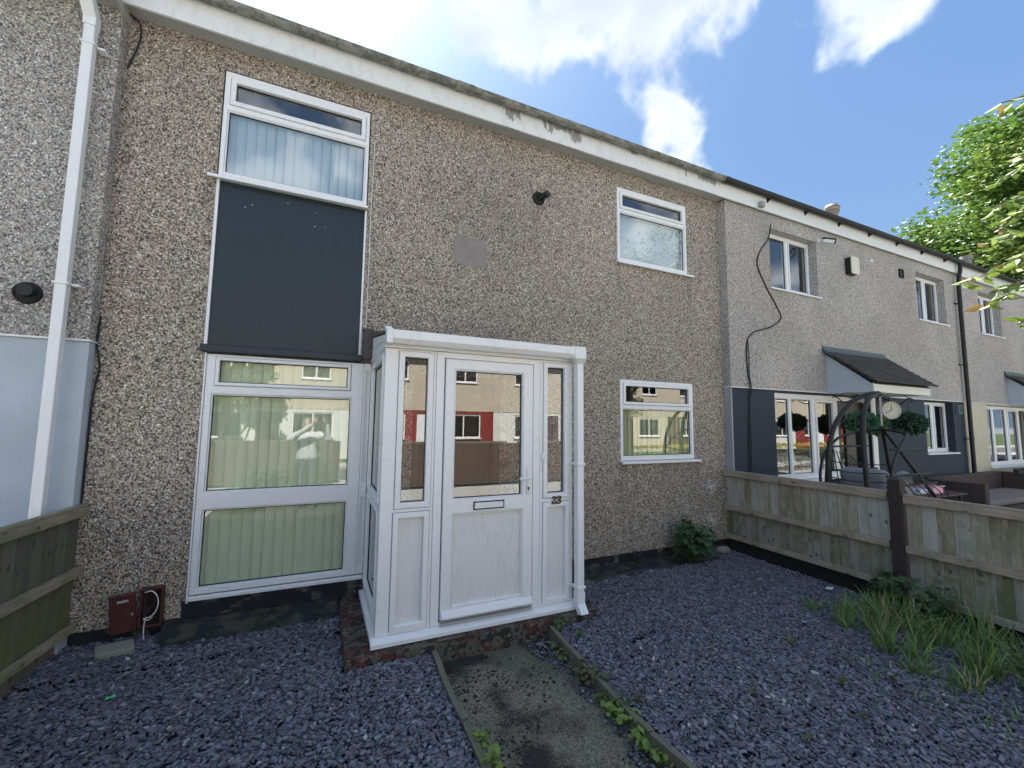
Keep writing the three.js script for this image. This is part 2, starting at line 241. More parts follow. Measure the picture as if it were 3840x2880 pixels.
// eaves
{
  const fg = box(-0.474, 6.30, 5.084, 5.31, 0.16, 0.182); const p = fg.attributes.position, uv = fg.attributes.uv; for (let i = 0; i < p.count; i++) uv.setXY(i, (p.getX(i) + 0.9) / 7.4, (p.getY(i) - 5.084) / 0.226);
  mesh('fascia', fg, M.fascia, house);
  mesh('soffit', metreUV(box(-0.474, 6.43, 5.118, 5.13, 0.001, 0.1595)), M.soffit, house);
  const gt = mesh('gutter', metreUV(gutterGeo(-0.474, 6.30, 0.052, 5.325, 0.246)), M.gutter, house);
  for (const x of [0.1, 0.9, 1.71, 3.35, 4.10, 4.97, 5.80]) { const pts = []; for (let i = 0; i <= 12; i++) { const a = Math.PI + i / 12 * Math.PI; pts.push([0.246 + 0.057 * Math.cos(a), 5.325 + 0.057 * Math.sin(a)]); } for (let i = 12; i >= 0; i--) { const a = Math.PI + i / 12 * Math.PI; pts.push([0.246 + 0.0535 * Math.cos(a), 5.325 + 0.0535 * Math.sin(a)]); } mesh('gutter_bracket', metreUV(extrX(pts, x - 0.011, x + 0.011)), M.gutter, gt); }
  for (const x of [2.30, 2.44]) mesh('gutter_union', metreUV(gutterGeo(x - 0.02, x + 0.02, 0.060, 5.325, 0.246, 0.0075)), M.gutter, gt);
  mesh('gutter_union', metreUV(gutterGeo(2.32, 2.42, 0.0565, 5.325, 0.246, 0.004)), M.gutter, gt);
}
// upper window, dark panel, lower window
win(house, 'window', { x0: 0.215, x1: 1.452, y0: 3.90, y1: 4.893, z: 0.0, label: 'upper window over the dark panel', lights: [{ r: [0.305, 1.372, 4.625, 4.795], sash: 0.045 }, { r: [0.262, 1.412, 3.955, 4.52] }], sill: [0.15, 1.462, 0.055] });
{
  const pn = mesh('infill_panel', metreUV(rbox(0.232, 1.44, 2.405, 3.872, -0.05, -0.022, 0.002, 1)), M.board, house); pn.userData.label = 'dark blue painted board panel';
  mesh('panel_trim', rbox(0.2055, 0.2305, 2.40, 3.875, -0.06, -0.004, 0.003, 1), M.upvc, pn);
  mesh('panel_trim', rbox(1.4415, 1.4615, 2.40, 3.86, -0.06, -0.004, 0.003, 1), M.upvc, pn);
  mesh('panel_ledge', metreUV(rbox(0.19, 1.475, 2.337, 2.40, -0.06, 0.05, 0.008, 2)), M.board, pn);
  const R = rng(5); for (let i = 0; i < 6; i++) { const s = 0.0018 + R() * 0.003; mesh('paint_chip', new THREE.CylinderGeometry(s, s * 1.3, 0.002, 7).rotateX(Math.PI / 2).translate(0.42 + R() * 0.75, 3.55 + R() * 0.26, -0.0215), M.upvcPlain, pn); }
}
const lowWin = win(house, 'window', { x0: 0.24, x1: 1.497, y0: 0.358, y1: 2.325, z: 0.002, label: 'tall three light lower window', lights: [{ r: [0.335, 1.353, 2.086, 2.272], sash: 0.032 }, { r: [0.300, 1.388, 1.178, 1.974] }, { r: [0.298, 1.388, 0.413, 1.02] }], sill: [0.235, 1.560, 0.03] });
mesh('side_panel', frame(1.499, 1.562, 0.36, 2.325, [[1.515, 1.550, 1.19, 2.26], [1.515, 1.550, 0.43, 1.06]], -0.06, 0.004, 0.004), M.upvc, lowWin);
for (const [a, b] of [[1.19, 2.26], [0.43, 1.06]]) mesh('side_panel_infill', box(1.5151, 1.5499, a + 0.0002, b - 0.0002, -0.05, -0.012), M.panel, lowWin);
mesh('jamb_trim', rbox(0.2255, 0.2385, 0.30, 2.333, -0.05, 0.012, 0.003, 1), M.upvc, lowWin);
// right hand windows
win(house, 'window', { x0: 4.548, x1: 5.765, y0: 3.888, y1: 4.890, z: 0.004, label: 'upper window with one pale lower light', lights: [{ r: [4.63, 5.68, 4.645, 4.795], sash: 0.040 }, { r: [4.598, 5.716, 3.94, 4.545] }], sill: [4.53, 5.86, 0.045] });
win(house, 'window', { x0: 4.565, x1: 5.809, y0: 1.315, y1: 2.337, z: 0.004, label: 'lower window with drawn blind', lights: [{ r: [4.65, 5.722, 2.055, 2.255], sash: 0.04 }, { r: [4.613, 5.757, 1.375, 1.955] }], sill: [4.555, 5.89, 0.055] });
// the old doorway inside the porch
{
  const d = mesh('inner_door', rbox(2.04, 2.86, 0.25, 2.24, -0.14, -0.10, 0.004, 1), std({ color: RGB(0.06, 0.032, 0.02), roughness: 0.5 }), house);
  mesh('door_frame', frame(1.981, 2.929, 0.2405, 2.2495, [[2.045, 2.855, 0.2405 + 0.02, 2.19]], -0.16, -0.02, 0.004), std({ color: RGB(0.10, 0.055, 0.035), roughness: 0.5 }), d);
  for (const [a, b] of [[0.42, 1.02], [1.18, 2.05]]) mesh('door_panel', frame(2.16, 2.74, a, b, [[2.19, 2.71, a + 0.03, b - 0.03]], -0.1005, -0.09, 0.004), std({ color: RGB(0.05, 0.027, 0.017), roughness: 0.5 }), d);
}
// cement patch
{
  const s = new THREE.Shape(), R = rng(9), n = 46; for (let i = 0; i <= n; i++) { const a = i / n * 2 * Math.PI, k = 4.5, c = Math.cos(a), q = Math.sin(a), r = Math.pow(Math.pow(Math.abs(c), k) + Math.pow(Math.abs(q), k), -1 / k) * (0.94 + 0.09 * R()); const x = 2.548 + 0.19 * r * c, y = 3.632 + 0.158 * r * q; i ? s.lineTo(x, y) : s.moveTo(x, y); }
  const p = mesh('cement_patch', metreUV(new THREE.ExtrudeGeometry(s, { depth: 0.004, bevelEnabled: true, bevelSize: 0.006, bevelThickness: 0.003, bevelSegments: 1 }).translate(0, 0, -0.0005)), M.patch, house); p.userData.label = 'smooth grey cement patch';
}
// overflow pipe and two round vents
function wallPipe(parent, x, y, z, dir, name = 'vent_pipe') {
  const p = mesh(name, [new THREE.CylinderGeometry(0.075, 0.082, 0.02, 28).rotateX(Math.PI / 2).translate(x, y, z + 0.01), new THREE.TorusGeometry(0.068, 0.008, 8, 28).translate(x, y, z + 0.02)], M.blackMatt, parent);
  mesh('pipe_spout', [rod([x, y, z + 0.01], [x + dir[0], y + dir[1], z + 0.105], 0.036, 20), rod([x + dir[0], y + dir[1], z + 0.09], [x + dir[0] * 1.1, y + dir[1] * 1.1, z + 0.115], 0.041, 20)], M.black, p);
}
wallPipe(house, 3.385, 4.444, 0, [0.06, 0.02]);
for (const [x, y] of [[6.095, 0.925], [6.106, 0.474]]) {
  const g = [new THREE.CylinderGeometry(0.013, 0.013, 0.012, 16).rotateX(Math.PI / 2).translate(x, y, 0.01)];
  for (const r of [0.030, 0.055, 0.082]) g.push(new THREE.TorusGeometry(r, 0.0058, 6, 36).scale(1, 1, 0.8).translate(x, y, 0.009));
  for (let k = 0; k < 4; k++) { const a = k * Math.PI / 2 + 0.3; g.push(rod([x + 0.012 * Math.cos(a), y + 0.012 * Math.sin(a), 0.006], [x + 0.078 * Math.cos(a), y + 0.078 * Math.sin(a), 0.006], 0.0045, 6)); }
  const v = mesh('air_vent', g, std({ color: RGB(0.70, 0.68, 0.61), roughness: 0.7 }), house); mesh('dark_vent_backing', new THREE.CylinderGeometry(0.083, 0.083, 0.004, 32).rotateX(Math.PI / 2).translate(x, y, 0.003), std({ color: RGB(0.025, 0.022, 0.02), roughness: 0.9 }), v);  // flat disc coloured dark for the shaded hollow behind the rings
}
solo('phone_wire', tube([[1.505, 4.62, 0.008], [1.502, 4.3, 0.010], [1.496, 3.84, 0.008], [1.499, 3.2, 0.011], [1.494, 2.62, 0.008], [1.482, 2.50, 0.010], [1.486, 2.41, 0.008], [1.50, 2.39, 0.03]], 0.0035, 70, 6), M.upvcPlain, 'thin white wire running down the pebbledash beside the dark panel', 'wire');
solo('cable', tube([[-0.47, 5.10, 0.06], [-0.41, 5.08, 0.02], [-0.39, 4.98, 0.012], [-0.41, 4.82, 0.012], [-0.445, 4.69, 0.012], [-0.470, 4.62, -0.02]], 0.0065, 50, 6), M.blackMatt, 'short black cable hanging from the eaves at the corner of the brown house', 'cable');
solo('cable', tube([[-0.472, 2.62, -0.02], [-0.462, 2.5, 0.012], [-0.466, 2.34, 0.012], [-0.44, 2.17, 0.012], [-0.455, 2.0, 0.012], [-0.462, 1.84, 0.011], [-0.463, 1.5, 0.011], [-0.463, 1.12, 0.011]], 0.0065, 110, 6), M.blackMatt, 'black cable running down the corner beside the pale blue wall', 'cable');

// ---------- blinds ----------
function blind(label, x0, x1, y0, y1, z, mat, w = 0.089, ang = 0.16, gap = 0) {
  const g = thing('vertical_blind', label, 'blind', [0, 0, 0]); const n = Math.round((x1 - x0) / 0.079), sg = new THREE.PlaneGeometry(w, y1 - y0, 4, 1), p = sg.attributes.position, R = rng(Math.round(x0 * 100 + y0 * 7));
  for (let i = 0; i < p.count; i++) { const u = p.getX(i) / w * 2; p.setZ(i, (1 - u * u) * 0.006); } sg.computeVertexNormals();
  mesh('headrail', rbox(x0 - 0.02, x1 + 0.02, y1 + 0.002, y1 + 0.035, z - 0.02, z + 0.02, 0.004, 1), M.upvcPlain, g);
  for (let i = 0; i < n; i++) { const m = mesh('slat', sg, mat, g); m.position.set(x0 + (i + 0.5) / n * (x1 - x0), (y0 + y1) / 2, z); m.rotation.y = ang + (R() - 0.5) * 0.16; m.rotation.z = (R() - 0.5) * 0.006; if (gap && R() < gap) m.rotation.y += 0.35; }
  return g;
}
const slatMat = (r, g, b, t = 0.22) => phys({ color: RGB(r, g, b), roughness: 0.9, transmission: t, thickness: 0, side: THREE.DoubleSide });
blind('pale blue white vertical blind with mirrored sky in its tint, closed behind the upper window over the dark panel', 0.245, 1.43, 3.93, 4.545, -0.08, slatMat(0.47, 0.56, 0.64, 0.05));  // blue tint carries the mirrored sky; cut short below the shaded top light
blind('pale green vertical blind closed behind the tall lower window beside the porch', 0.25, 1.47, 0.37, 2.285, -0.08, slatMat(0.74, 0.78, 0.56, 0.05));
blind('olive vertical blind closed behind the lower window right of the porch', 4.58, 5.79, 1.33, 2.03, -0.08, slatMat(0.42, 0.44, 0.26, 0.05));
{
  const b = thing('roller_blind', 'plain white roller blind behind the upper right window of the brown house', 'blind');
  mesh('fabric', box(4.585, 5.73, 3.93, 4.55, -0.103, -0.1005), std({ color: RGB(0.60, 0.66, 0.70), roughness: 0.9 }), b);
  mesh('roller', rod([4.58, 4.57, -0.105], [5.735, 4.57, -0.105], 0.018, 14), M.upvcPlain, b);
}

// ---------- porch ----------
const ST = { x0: 1.365, x1: 3.445, z1: 1.085, y: 0.157 };
const porch = thing('porch', 'white plastic framed glazed porch with half glazed door, numbered 23', 'porch');
{
  const zf = 0.975, U = M.upvc;
  // front: corner posts, side lights, door frame
  const L = win(porch, 'side_light', { x0: 1.568, x1: 1.965, y0: 0.218, y1: 2.335, z: zf, lights: [{ r: [1.716, 1.896, 1.163, 2.272], sash: 0.048 }, { r: [1.708, 1.896, 0.282, 1.044], panel: true, sash: 0.046 }] });
  const Rr = win(porch, 'side_light', { x0: 2.905, x1: 3.238, y0: 0.218, y1: 2.335, z: zf, lights: [{ r: [2.978, 3.150, 1.163, 2.272], sash: 0.045 }, { r: [2.976, 3.160, 0.282, 1.040], panel: true, sash: 0.045 }] });
  mesh('door_frame', frame(1.967, 2.903, 0.218, 2.335, [[2.033, 2.836, 0.2185 + 0.02, 2.288]], zf - 0.07, zf + 0.002, 0.006), U, porch);
  const door = mesh('door', frame(2.042, 2.827, 0.262, 2.283, [[2.118, 2.736, 1.156, 2.200], [2.124, 2.735, 0.334, 1.050]], zf - 0.055, zf + 0.014, 0.007), U, porch); door.userData.label = 'half glazed white door';
  for (const [r, pan] of [[[2.128, 2.727, 1.167, 2.19], 0], [[2.136, 2.725, 0.346, 1.039], 1]]) {
    mesh('bead', frame(r[0] - 0.0095, r[1] + 0.0085, r[2] - 0.0105, r[3] + 0.0095, [[r[0], r[1], r[2], r[3]]], zf - 0.04, zf + 0.008, 0.004), U, door);
    if (pan) mesh('panel', rbox(r[0] - 0.0003, r[1] + 0.0003, r[2] - 0.0003, r[3] + 0.0003, zf - 0.045, zf - 0.016, 0.001, 1), M.panel, door);
    else { mesh('gasket', frame(r[0] - 0.0003, r[1] + 0.0003, r[2] - 0.0003, r[3] + 0.0003, [[r[0] + 0.006, r[1] - 0.006, r[2] + 0.006, r[3] - 0.006]], zf - 0.03, zf - 0.016, 0.001), M.gasket, door); mesh('pane', new THREE.PlaneGeometry(0.597, 1.021).translate(2.4275, 1.6785, zf - 0.022), M.glass, door); }
  }
  mesh('weather_bar', extrX([[zf + 0.014, 0.325], [zf + 0.022, 0.322], [zf + 0.044, 0.285], [zf + 0.044, 0.272], [zf + 0.014, 0.268]], 2.048, 2.822), U, door);
  const lp = mesh('letter_plate', frame(2.293, 2.562, 1.070, 1.136, [[2.302, 2.553, 1.079, 1.127]], zf + 0.0145, zf + 0.022, 0.002), M.black, door);
  mesh('letter_flap', rbox(2.3025, 2.5525, 1.0795, 1.1265, zf + 0.0145, zf + 0.026, 0.003, 2), M.upvcPlain, door);
  const hp = rbox(2.768, 2.796, 1.165, 1.40, zf + 0.0145, zf + 0.026, 0.006, 3);
  mesh('handle', [hp, rod([2.782, 1.305, zf + 0.02], [2.782, 1.305, zf + 0.062], 0.009, 14), rbox(2.682, 2.792, 1.294, 1.316, zf + 0.052, zf + 0.070, 0.008, 3)], M.upvcPlain, door);
  mesh('lock', [new THREE.CylinderGeometry(0.009, 0.009, 0.004, 16).rotateX(Math.PI / 2).translate(2.782, 1.222, zf + 0.0275), rbox(2.7775, 2.7865, 1.198, 1.222, zf + 0.0262, zf + 0.029, 0.002, 1)], M.black, door);
  mesh('bell_push', rbox(2.916, 2.948, 1.435, 1.513, zf + 0.001, zf + 0.018, 0.006, 3), M.upvcPlain, porch);
  mesh('bell_button', new THREE.CylinderGeometry(0.007, 0.007, 0.005, 16).rotateX(Math.PI / 2).translate(2.932, 1.455, zf + 0.0195), std({ color: RGB(0.35, 0.35, 0.36), roughness: 0.4 }), porch);
  mesh('bell_fixing', new THREE.TorusGeometry(0.012, 0.0025, 6, 20).translate(2.932, 1.36, zf + 0.001), std({ color: RGB(0.5, 0.5, 0.5), roughness: 0.6 }), porch);
  const font = await new FontLoader().loadAsync('fonts/droid/droid_serif_bold.typeface.json');
  for (const [ch, x] of [['2', 3.012], ['3', 3.062]]) { const t = new TextGeometry(ch, { font, size: 0.066, depth: 0.006, curveSegments: 6, bevelEnabled: true, bevelSize: 0.0015, bevelThickness: 0.0015, bevelSegments: 1 }); t.applyMatrix4(new THREE.Matrix4().makeShear(0, 0, 0.12, 0, 0, 0)).translate(x, 1.068, zf + 0.0125); mesh('house_number', t, M.brass, porch).userData.label = 'dark metal numeral ' + ch; }
  // sides: glazed above and below a rail; built flat, then turned to face left and right
  for (const s of [-1, 1]) {
    const x = s < 0 ? 1.570 : 3.236, turn = (g) => g.rotateY(s * Math.PI / 2).translate(x, 0, 0);
    // local x runs from the wall (0) to the front: after the turn z = -s * x
    const sx = (a, b) => (s < 0 ? [a, b] : [-b, -a]);
    const rr = (a, b, c, d) => { const [p, q] = sx(a, b); return [p, q, c, d]; }; const [f0, f1] = sx(0.004, 0.903);
    win(porch, 'side_frame', { x0: f0, x1: f1, y0: 0.218, y1: 2.335, z: 0.0, turn, d: 0.06, lights: [{ r: rr(0.11, 0.85, 1.19, 2.255), sash: 0.04 }, { r: rr(0.11, 0.85, 0.34, 1.07), sash: 0.04 }] });
    // cheek above: two boards
    const cx0 = s < 0 ? 1.556 : 3.205, cx1 = s < 0 ? 1.600 : 3.25;
    for (const [a0, a1, b0, b1] of [[2.338, 2.338, 2.455, 2.385], [2.460, 2.389, 2.575, 2.432]]) { const sh = new THREE.Shape(); sh.moveTo(-0.002, a0); sh.lineTo(-0.992, a1); sh.lineTo(-0.992, b1); sh.lineTo(-0.002, b0); sh.closePath(); mesh('cheek_board', new THREE.ExtrudeGeometry(sh, { depth: cx1 - cx0, bevelEnabled: false }).rotateY(Math.PI / 2).translate(cx0, 0, 0), U, porch); }
  }
  mesh('eaves_board', rbox(1.558, 3.248, 2.337, 2.425, zf - 0.05, zf + 0.018, 0.004, 1), U, porch);
  mesh('porch_roof', metreUV(extrX([[0.004, 2.585], [1.04, 2.436], [1.04, 2.452], [0.004, 2.635]], 1.545, 3.262)), M.roof, porch);
  mesh('roof_flashing', metreUV(rbox(1.475, 1.556, 2.36, 2.645, 0.002, 0.14, 0.006, 1)), M.roof, porch);
  mesh('sill', extrX([[0.01, 0.2165], [zf - 0.0, 0.2165], [zf + 0.055, 0.198], [zf + 0.058, 0.193], [zf + 0.058, 0.166], [zf + 0.045, 0.166], [zf + 0.042, 0.182], [0.01, 0.182]], 1.535, 3.27), U, porch);
  mesh('sill_packer', box(1.575, 3.235, ST.y + 0.001, 0.1815, 0.02, zf + 0.022), M.upvcPlain, porch);
  mesh('threshold', rbox(2.04, 2.83, 0.219, 0.2375, zf - 0.06, zf + 0.02, 0.003, 1), std({ color: RGB(0.4, 0.39, 0.36), roughness: 0.5 }), porch);
  mesh('porch_floor', box(1.58, 3.23, 0.183, 0.2155, 0.001, zf - 0.08), std({ color: RGB(0.28, 0.26, 0.24), roughness: 0.7 }), porch);
  // gutter: squared profile
  const gp = (o) => { const z0 = zf + 0.03 - o, z1 = zf + 0.132 + o; return [[z0, 2.455], [z0, 2.372 - o], [z0 + 0.022, 2.358 - o], [z1 - 0.03, 2.358 - o], [z1, 2.392], [z1, 2.455], [z1 - 0.004 - o, 2.455], [z1 - 0.004 - o, 2.394], [z1 - 0.032, 2.363 - o * 0.2], [z0 + 0.024, 2.363 - o * 0.2], [z0 + 0.004 + o, 2.376], [z0 + 0.004 + o, 2.455]]; };
  const gut = mesh('gutter', extrX(gp(0), 1.57, 3.275), U, porch);
  for (const [a, b] of [[1.725, 1.745], [2.395, 2.425], [3.10, 3.125]]) mesh('gutter_bracket', extrX(gp(0.005), a, b), U, gut);
  mesh('gutter_bracket', rbox(2.39, 2.43, 2.45, 2.472, zf + 0.02, zf + 0.05, 0.003, 1), U, gut);
  mesh('end_cap', rbox(1.553, 1.600, 2.350, 2.462, zf + 0.024, zf + 0.139, 0.006, 2), U, gut);
  mesh('end_cap', rbox(1.553, 1.598, 2.455, 2.492, zf + 0.024, zf + 0.055, 0.006, 2), U, gut);
  mesh('outlet', [rbox(3.185, 3.300, 2.352, 2.462, zf + 0.024, zf + 0.139, 0.006, 2), rbox(3.205, 3.225, 2.455, 2.48, zf + 0.03, zf + 0.06, 0.004, 1)], U, gut);
  const pz0 = zf + 0.052, pz1 = zf + 0.117;
  const dp = mesh('downpipe', [rbox(3.2205, 3.2855, 0.30, 2.345, pz0, pz1, 0.006, 2)], U, porch);
  const hop = new THREE.CylinderGeometry(0.078, 0.047, 0.05, 4, 1).rotateY(Math.PI / 4).translate(3.253, 2.333, (pz0 + pz1) / 2); mesh('outlet_neck', hop, U, dp);
  for (const y of [1.415, 0.365]) { mesh('pipe_clip', [rbox(3.209, 3.297, y - 0.011, y + 0.011, pz0 - 0.03, pz1 + 0.008, 0.004, 1), rbox(3.185, 3.21, y - 0.009, y + 0.009, zf + 0.002, zf + 0.02, 0.003, 1)], U, dp); }
  const shoe = new THREE.Shape(); [[-pz0, 0.325], [-pz1 - 0.004, 0.325], [-pz1 - 0.004, 0.235], [-pz1 - 0.06, 0.168], [-pz1 + 0.0, 0.150], [-pz0, 0.215]].forEach(([a, b], i) => i ? shoe.lineTo(a, b) : shoe.moveTo(a, b)); shoe.closePath();
  mesh('pipe_shoe', new THREE.ExtrudeGeometry(shoe, { depth: 0.073, bevelEnabled: false }).rotateY(Math.PI / 2).translate(3.2165, 0, 0), U, dp);
  const orn = thing('hanging_ornament', 'small brown woven ball hanging inside the porch door glass', 'ornament', [2.64, 1.42, 0.80]);
  const bg = new THREE.IcosahedronGeometry(0.042, 2), bp = bg.attributes.position, R = rng(77); for (let i = 0; i < bp.count; i++) { const k = 1 + (hash2(Math.round(bp.getX(i) * 900), Math.round(bp.getY(i) * 900 + bp.getZ(i) * 300), 3) - 0.5) * 0.22; bp.setXYZ(i, bp.getX(i) * k, bp.getY(i) * k, bp.getZ(i) * k); } bg.computeVertexNormals();
  mesh('ball', bg, std({ color: RGB(0.16, 0.09, 0.06), roughness: 0.9 }), orn); mesh('string', rod([0, 0.04, 0], [0, 0.92, 0], 0.0012, 5), M.upvcPlain, orn);
}

// ---------- left neighbour ----------
const left = thing('terraced_house', 'grey pebbledashed terraced house with pale blue ground floor and white downpipe', 'house');
{
  mesh('upper_wall', slab(-7.4, -0.476, 2.358, 5.05, [[-3.6, -2.3, 3.9, 4.9]], 0.12, 0.22), M.dashLeft, left);
  mesh('ground_wall', slab(-7.4, -0.476, 0.0, 2.34, [[-3.9, -2.0, 0.9, 2.2]], 0.104, 0.22), M.leftBlue, left);
  mesh('bell_bead', rbox(-7.4, -0.47, 2.341, 2.357, 0.05, 0.132, 0.003, 1), M.upvcPlain, left);
  mesh('return_bead', rbox(-0.4755, -0.462, 2.341, 2.355, 0.001, 0.13, 0.003, 1), M.upvcPlain, left);
  shell(left, -7.4, -0.49, 0.104); roofOn(left, -7.4, -0.48);
  mesh('soffit_box', metreUV(rbox(-7.4, -0.49, 5.052, 5.075, 0.0, 0.46, 0.003, 1)), M.soffit, left);
  mesh('soffit_end', metreUV(rbox(-0.489, -0.46, 5.02, 5.28, 0.0, 0.46, 0.004, 1)), M.soffit, left);
  mesh('fascia', rbox(-7.4, -0.49, 5.04, 5.28, 0.461, 0.48, 0.003, 1), M.upvcPlain, left);
  win(left, 'window', { x0: -3.6, x1: -2.3, y0: 3.9, y1: 4.9, z: 0.05, lights: [{ r: [-3.53, -2.37, 3.97, 4.83] }], sill: [-3.65, -2.25, 0.16] });
  win(left, 'window', { x0: -3.9, x1: -2.0, y0: 0.9, y1: 2.2, z: 0.04, lights: [{ r: [-3.83, -2.98, 0.97, 2.13] }, { r: [-2.92, -2.07, 0.97, 2.13] }], sill: [-3.95, -1.95, 0.15] });
  const U = M.upvc, gz = mesh('gutter', gutterGeo(-7.4, -0.46, 0.056, 5.27, 0.545), U, left);
  const x0 = -0.648, x1 = -0.582, dp = mesh('downpipe', rbox(x0, x1, 0.12, 4.80, 0.175, 0.24, 0.006, 2), U, left);
  const sw = new THREE.Shape(); [[-0.175, 4.765], [-0.246, 4.765], [-0.246, 4.82], [-0.58, 5.14], [-0.58, 5.23], [-0.51, 5.23], [-0.51, 5.165], [-0.175, 4.85]].forEach(([a, b], i) => i ? sw.lineTo(a, b) : sw.moveTo(a, b)); sw.closePath();
  mesh('swan_neck', new THREE.ExtrudeGeometry(sw, { depth: 0.073, bevelEnabled: true, bevelSize: 0.003, bevelThickness: 0.003, bevelSegments: 1 }).rotateY(Math.PI / 2).translate(x0 - 0.0035, 0, 0), U, dp);
  for (const y of [4.62, 2.74]) mesh('pipe_clip', [rbox(x0 - 0.012, x1 + 0.012, y - 0.009, y + 0.009, 0.17, 0.25, 0.003, 1), rbox(x1, x1 + 0.055, y - 0.009, y + 0.009, 0.13, 0.20, 0.003, 1)], U, dp);
  wallPipe(left, -0.832, 2.664, 0.12, [0.03, 0.0]);
}

// ---------- right neighbours ----------
function canopy(parent, x0, x1, zw, zf, seed) {          // pitched tiled hood over a door
  const yt = 3.02, yb = 2.455, tl = std({ color: RGB(0.040, 0.036, 0.036), roughness: 0.75 }), tl2 = std({ color: RGB(0.052, 0.045, 0.043), roughness: 0.75 }), R = rng(seed);
  const s = new THREE.Shape(); s.moveTo(-zw, 2.305); s.lineTo(-zf, 2.305); s.lineTo(-zf, yb - 0.03); s.lineTo(-zw, yt - 0.06); s.closePath();
  const c = mesh('canopy', new THREE.ExtrudeGeometry(s, { depth: 0.02, bevelEnabled: false }).rotateY(Math.PI / 2).translate(x0, 0, 0), plaster([0.50, 0.56, 0.62], 44), parent); c.userData.label = 'tiled door canopy with white fascia';
  mesh('canopy_cheek', new THREE.ExtrudeGeometry(s, { depth: 0.02, bevelEnabled: false }).rotateY(Math.PI / 2).translate(x1 - 0.02, 0, 0), plaster([0.50, 0.56, 0.62], 45), c);
  mesh('canopy_fascia', rbox(x0 - 0.005, x1 + 0.005, 2.30, yb - 0.02, zf + 0.001, zf + 0.022, 0.003, 1), std({ color: RGB(0.70, 0.70, 0.64), roughness: 0.5 }), c);
  mesh('canopy_soffit', box(x0 + 0.021, x1 - 0.021, 2.306, 2.32, zw, zf), std({ color: RGB(0.6, 0.6, 0.56), roughness: 0.7 }), c);
  const rows = 9, dz = (zf + 0.07 - zw) / rows, a = Math.atan2(yt - yb, zf + 0.07 - zw), len = dz / Math.cos(a) * 1.5, nx = Math.round((x1 - x0 + 0.16) / 0.165), tw = (x1 - x0 + 0.16) / nx;
  const tg = new RoundedBoxGeometry(tw - 0.006, 0.024, len, 1, 0.005);
  for (let r = 0; r < rows; r++) for (let k = 0; k < nx + (r & 1); k++) { const half = (r & 1) && (k === 0 || k === nx); const m = mesh('tile', tg, R() < 0.5 ? tl : tl2, c); const z = zw + (r + 0.62) * dz; m.position.set(x0 - 0.08 + (k + ((r & 1) ? 0 : 0.5)) * tw + (half ? (k ? -tw / 4 : tw / 4) : 0), yt - (z - zw) * Math.tan(a) + 0.012 + (R() - 0.5) * 0.003, z); m.rotation.x = a - 0.16 + (R() - 0.5) * 0.02; if (half) m.scale.x = 0.5; }
  mesh('roof_underlay', metreUV(extrX([[zw, yt - 0.055], [zf + 0.03, yb - 0.035], [zf + 0.03, yb - 0.022], [zw, yt - 0.03]], x0 + 0.02, x1 - 0.02)), M.dark, c);
  mesh('flashing', metreUV(extrX([[zw + 0.001, yt - 0.005], [zw + 0.15, yt - 0.13], [zw + 0.155, yt - 0.12], [zw + 0.02, yt + 0.03], [zw + 0.018, yt + 0.07], [zw + 0.001, yt + 0.07]], x0 - 0.09, x1 + 0.09)), std({ color: RGB(0.09, 0.12, 0.13), roughness: 0.6 }), c);
  return c;
}
const nb = thing('terraced_house', 'pale grey pebbledashed terraced house with navy ground floor and tiled door canopy', 'house');
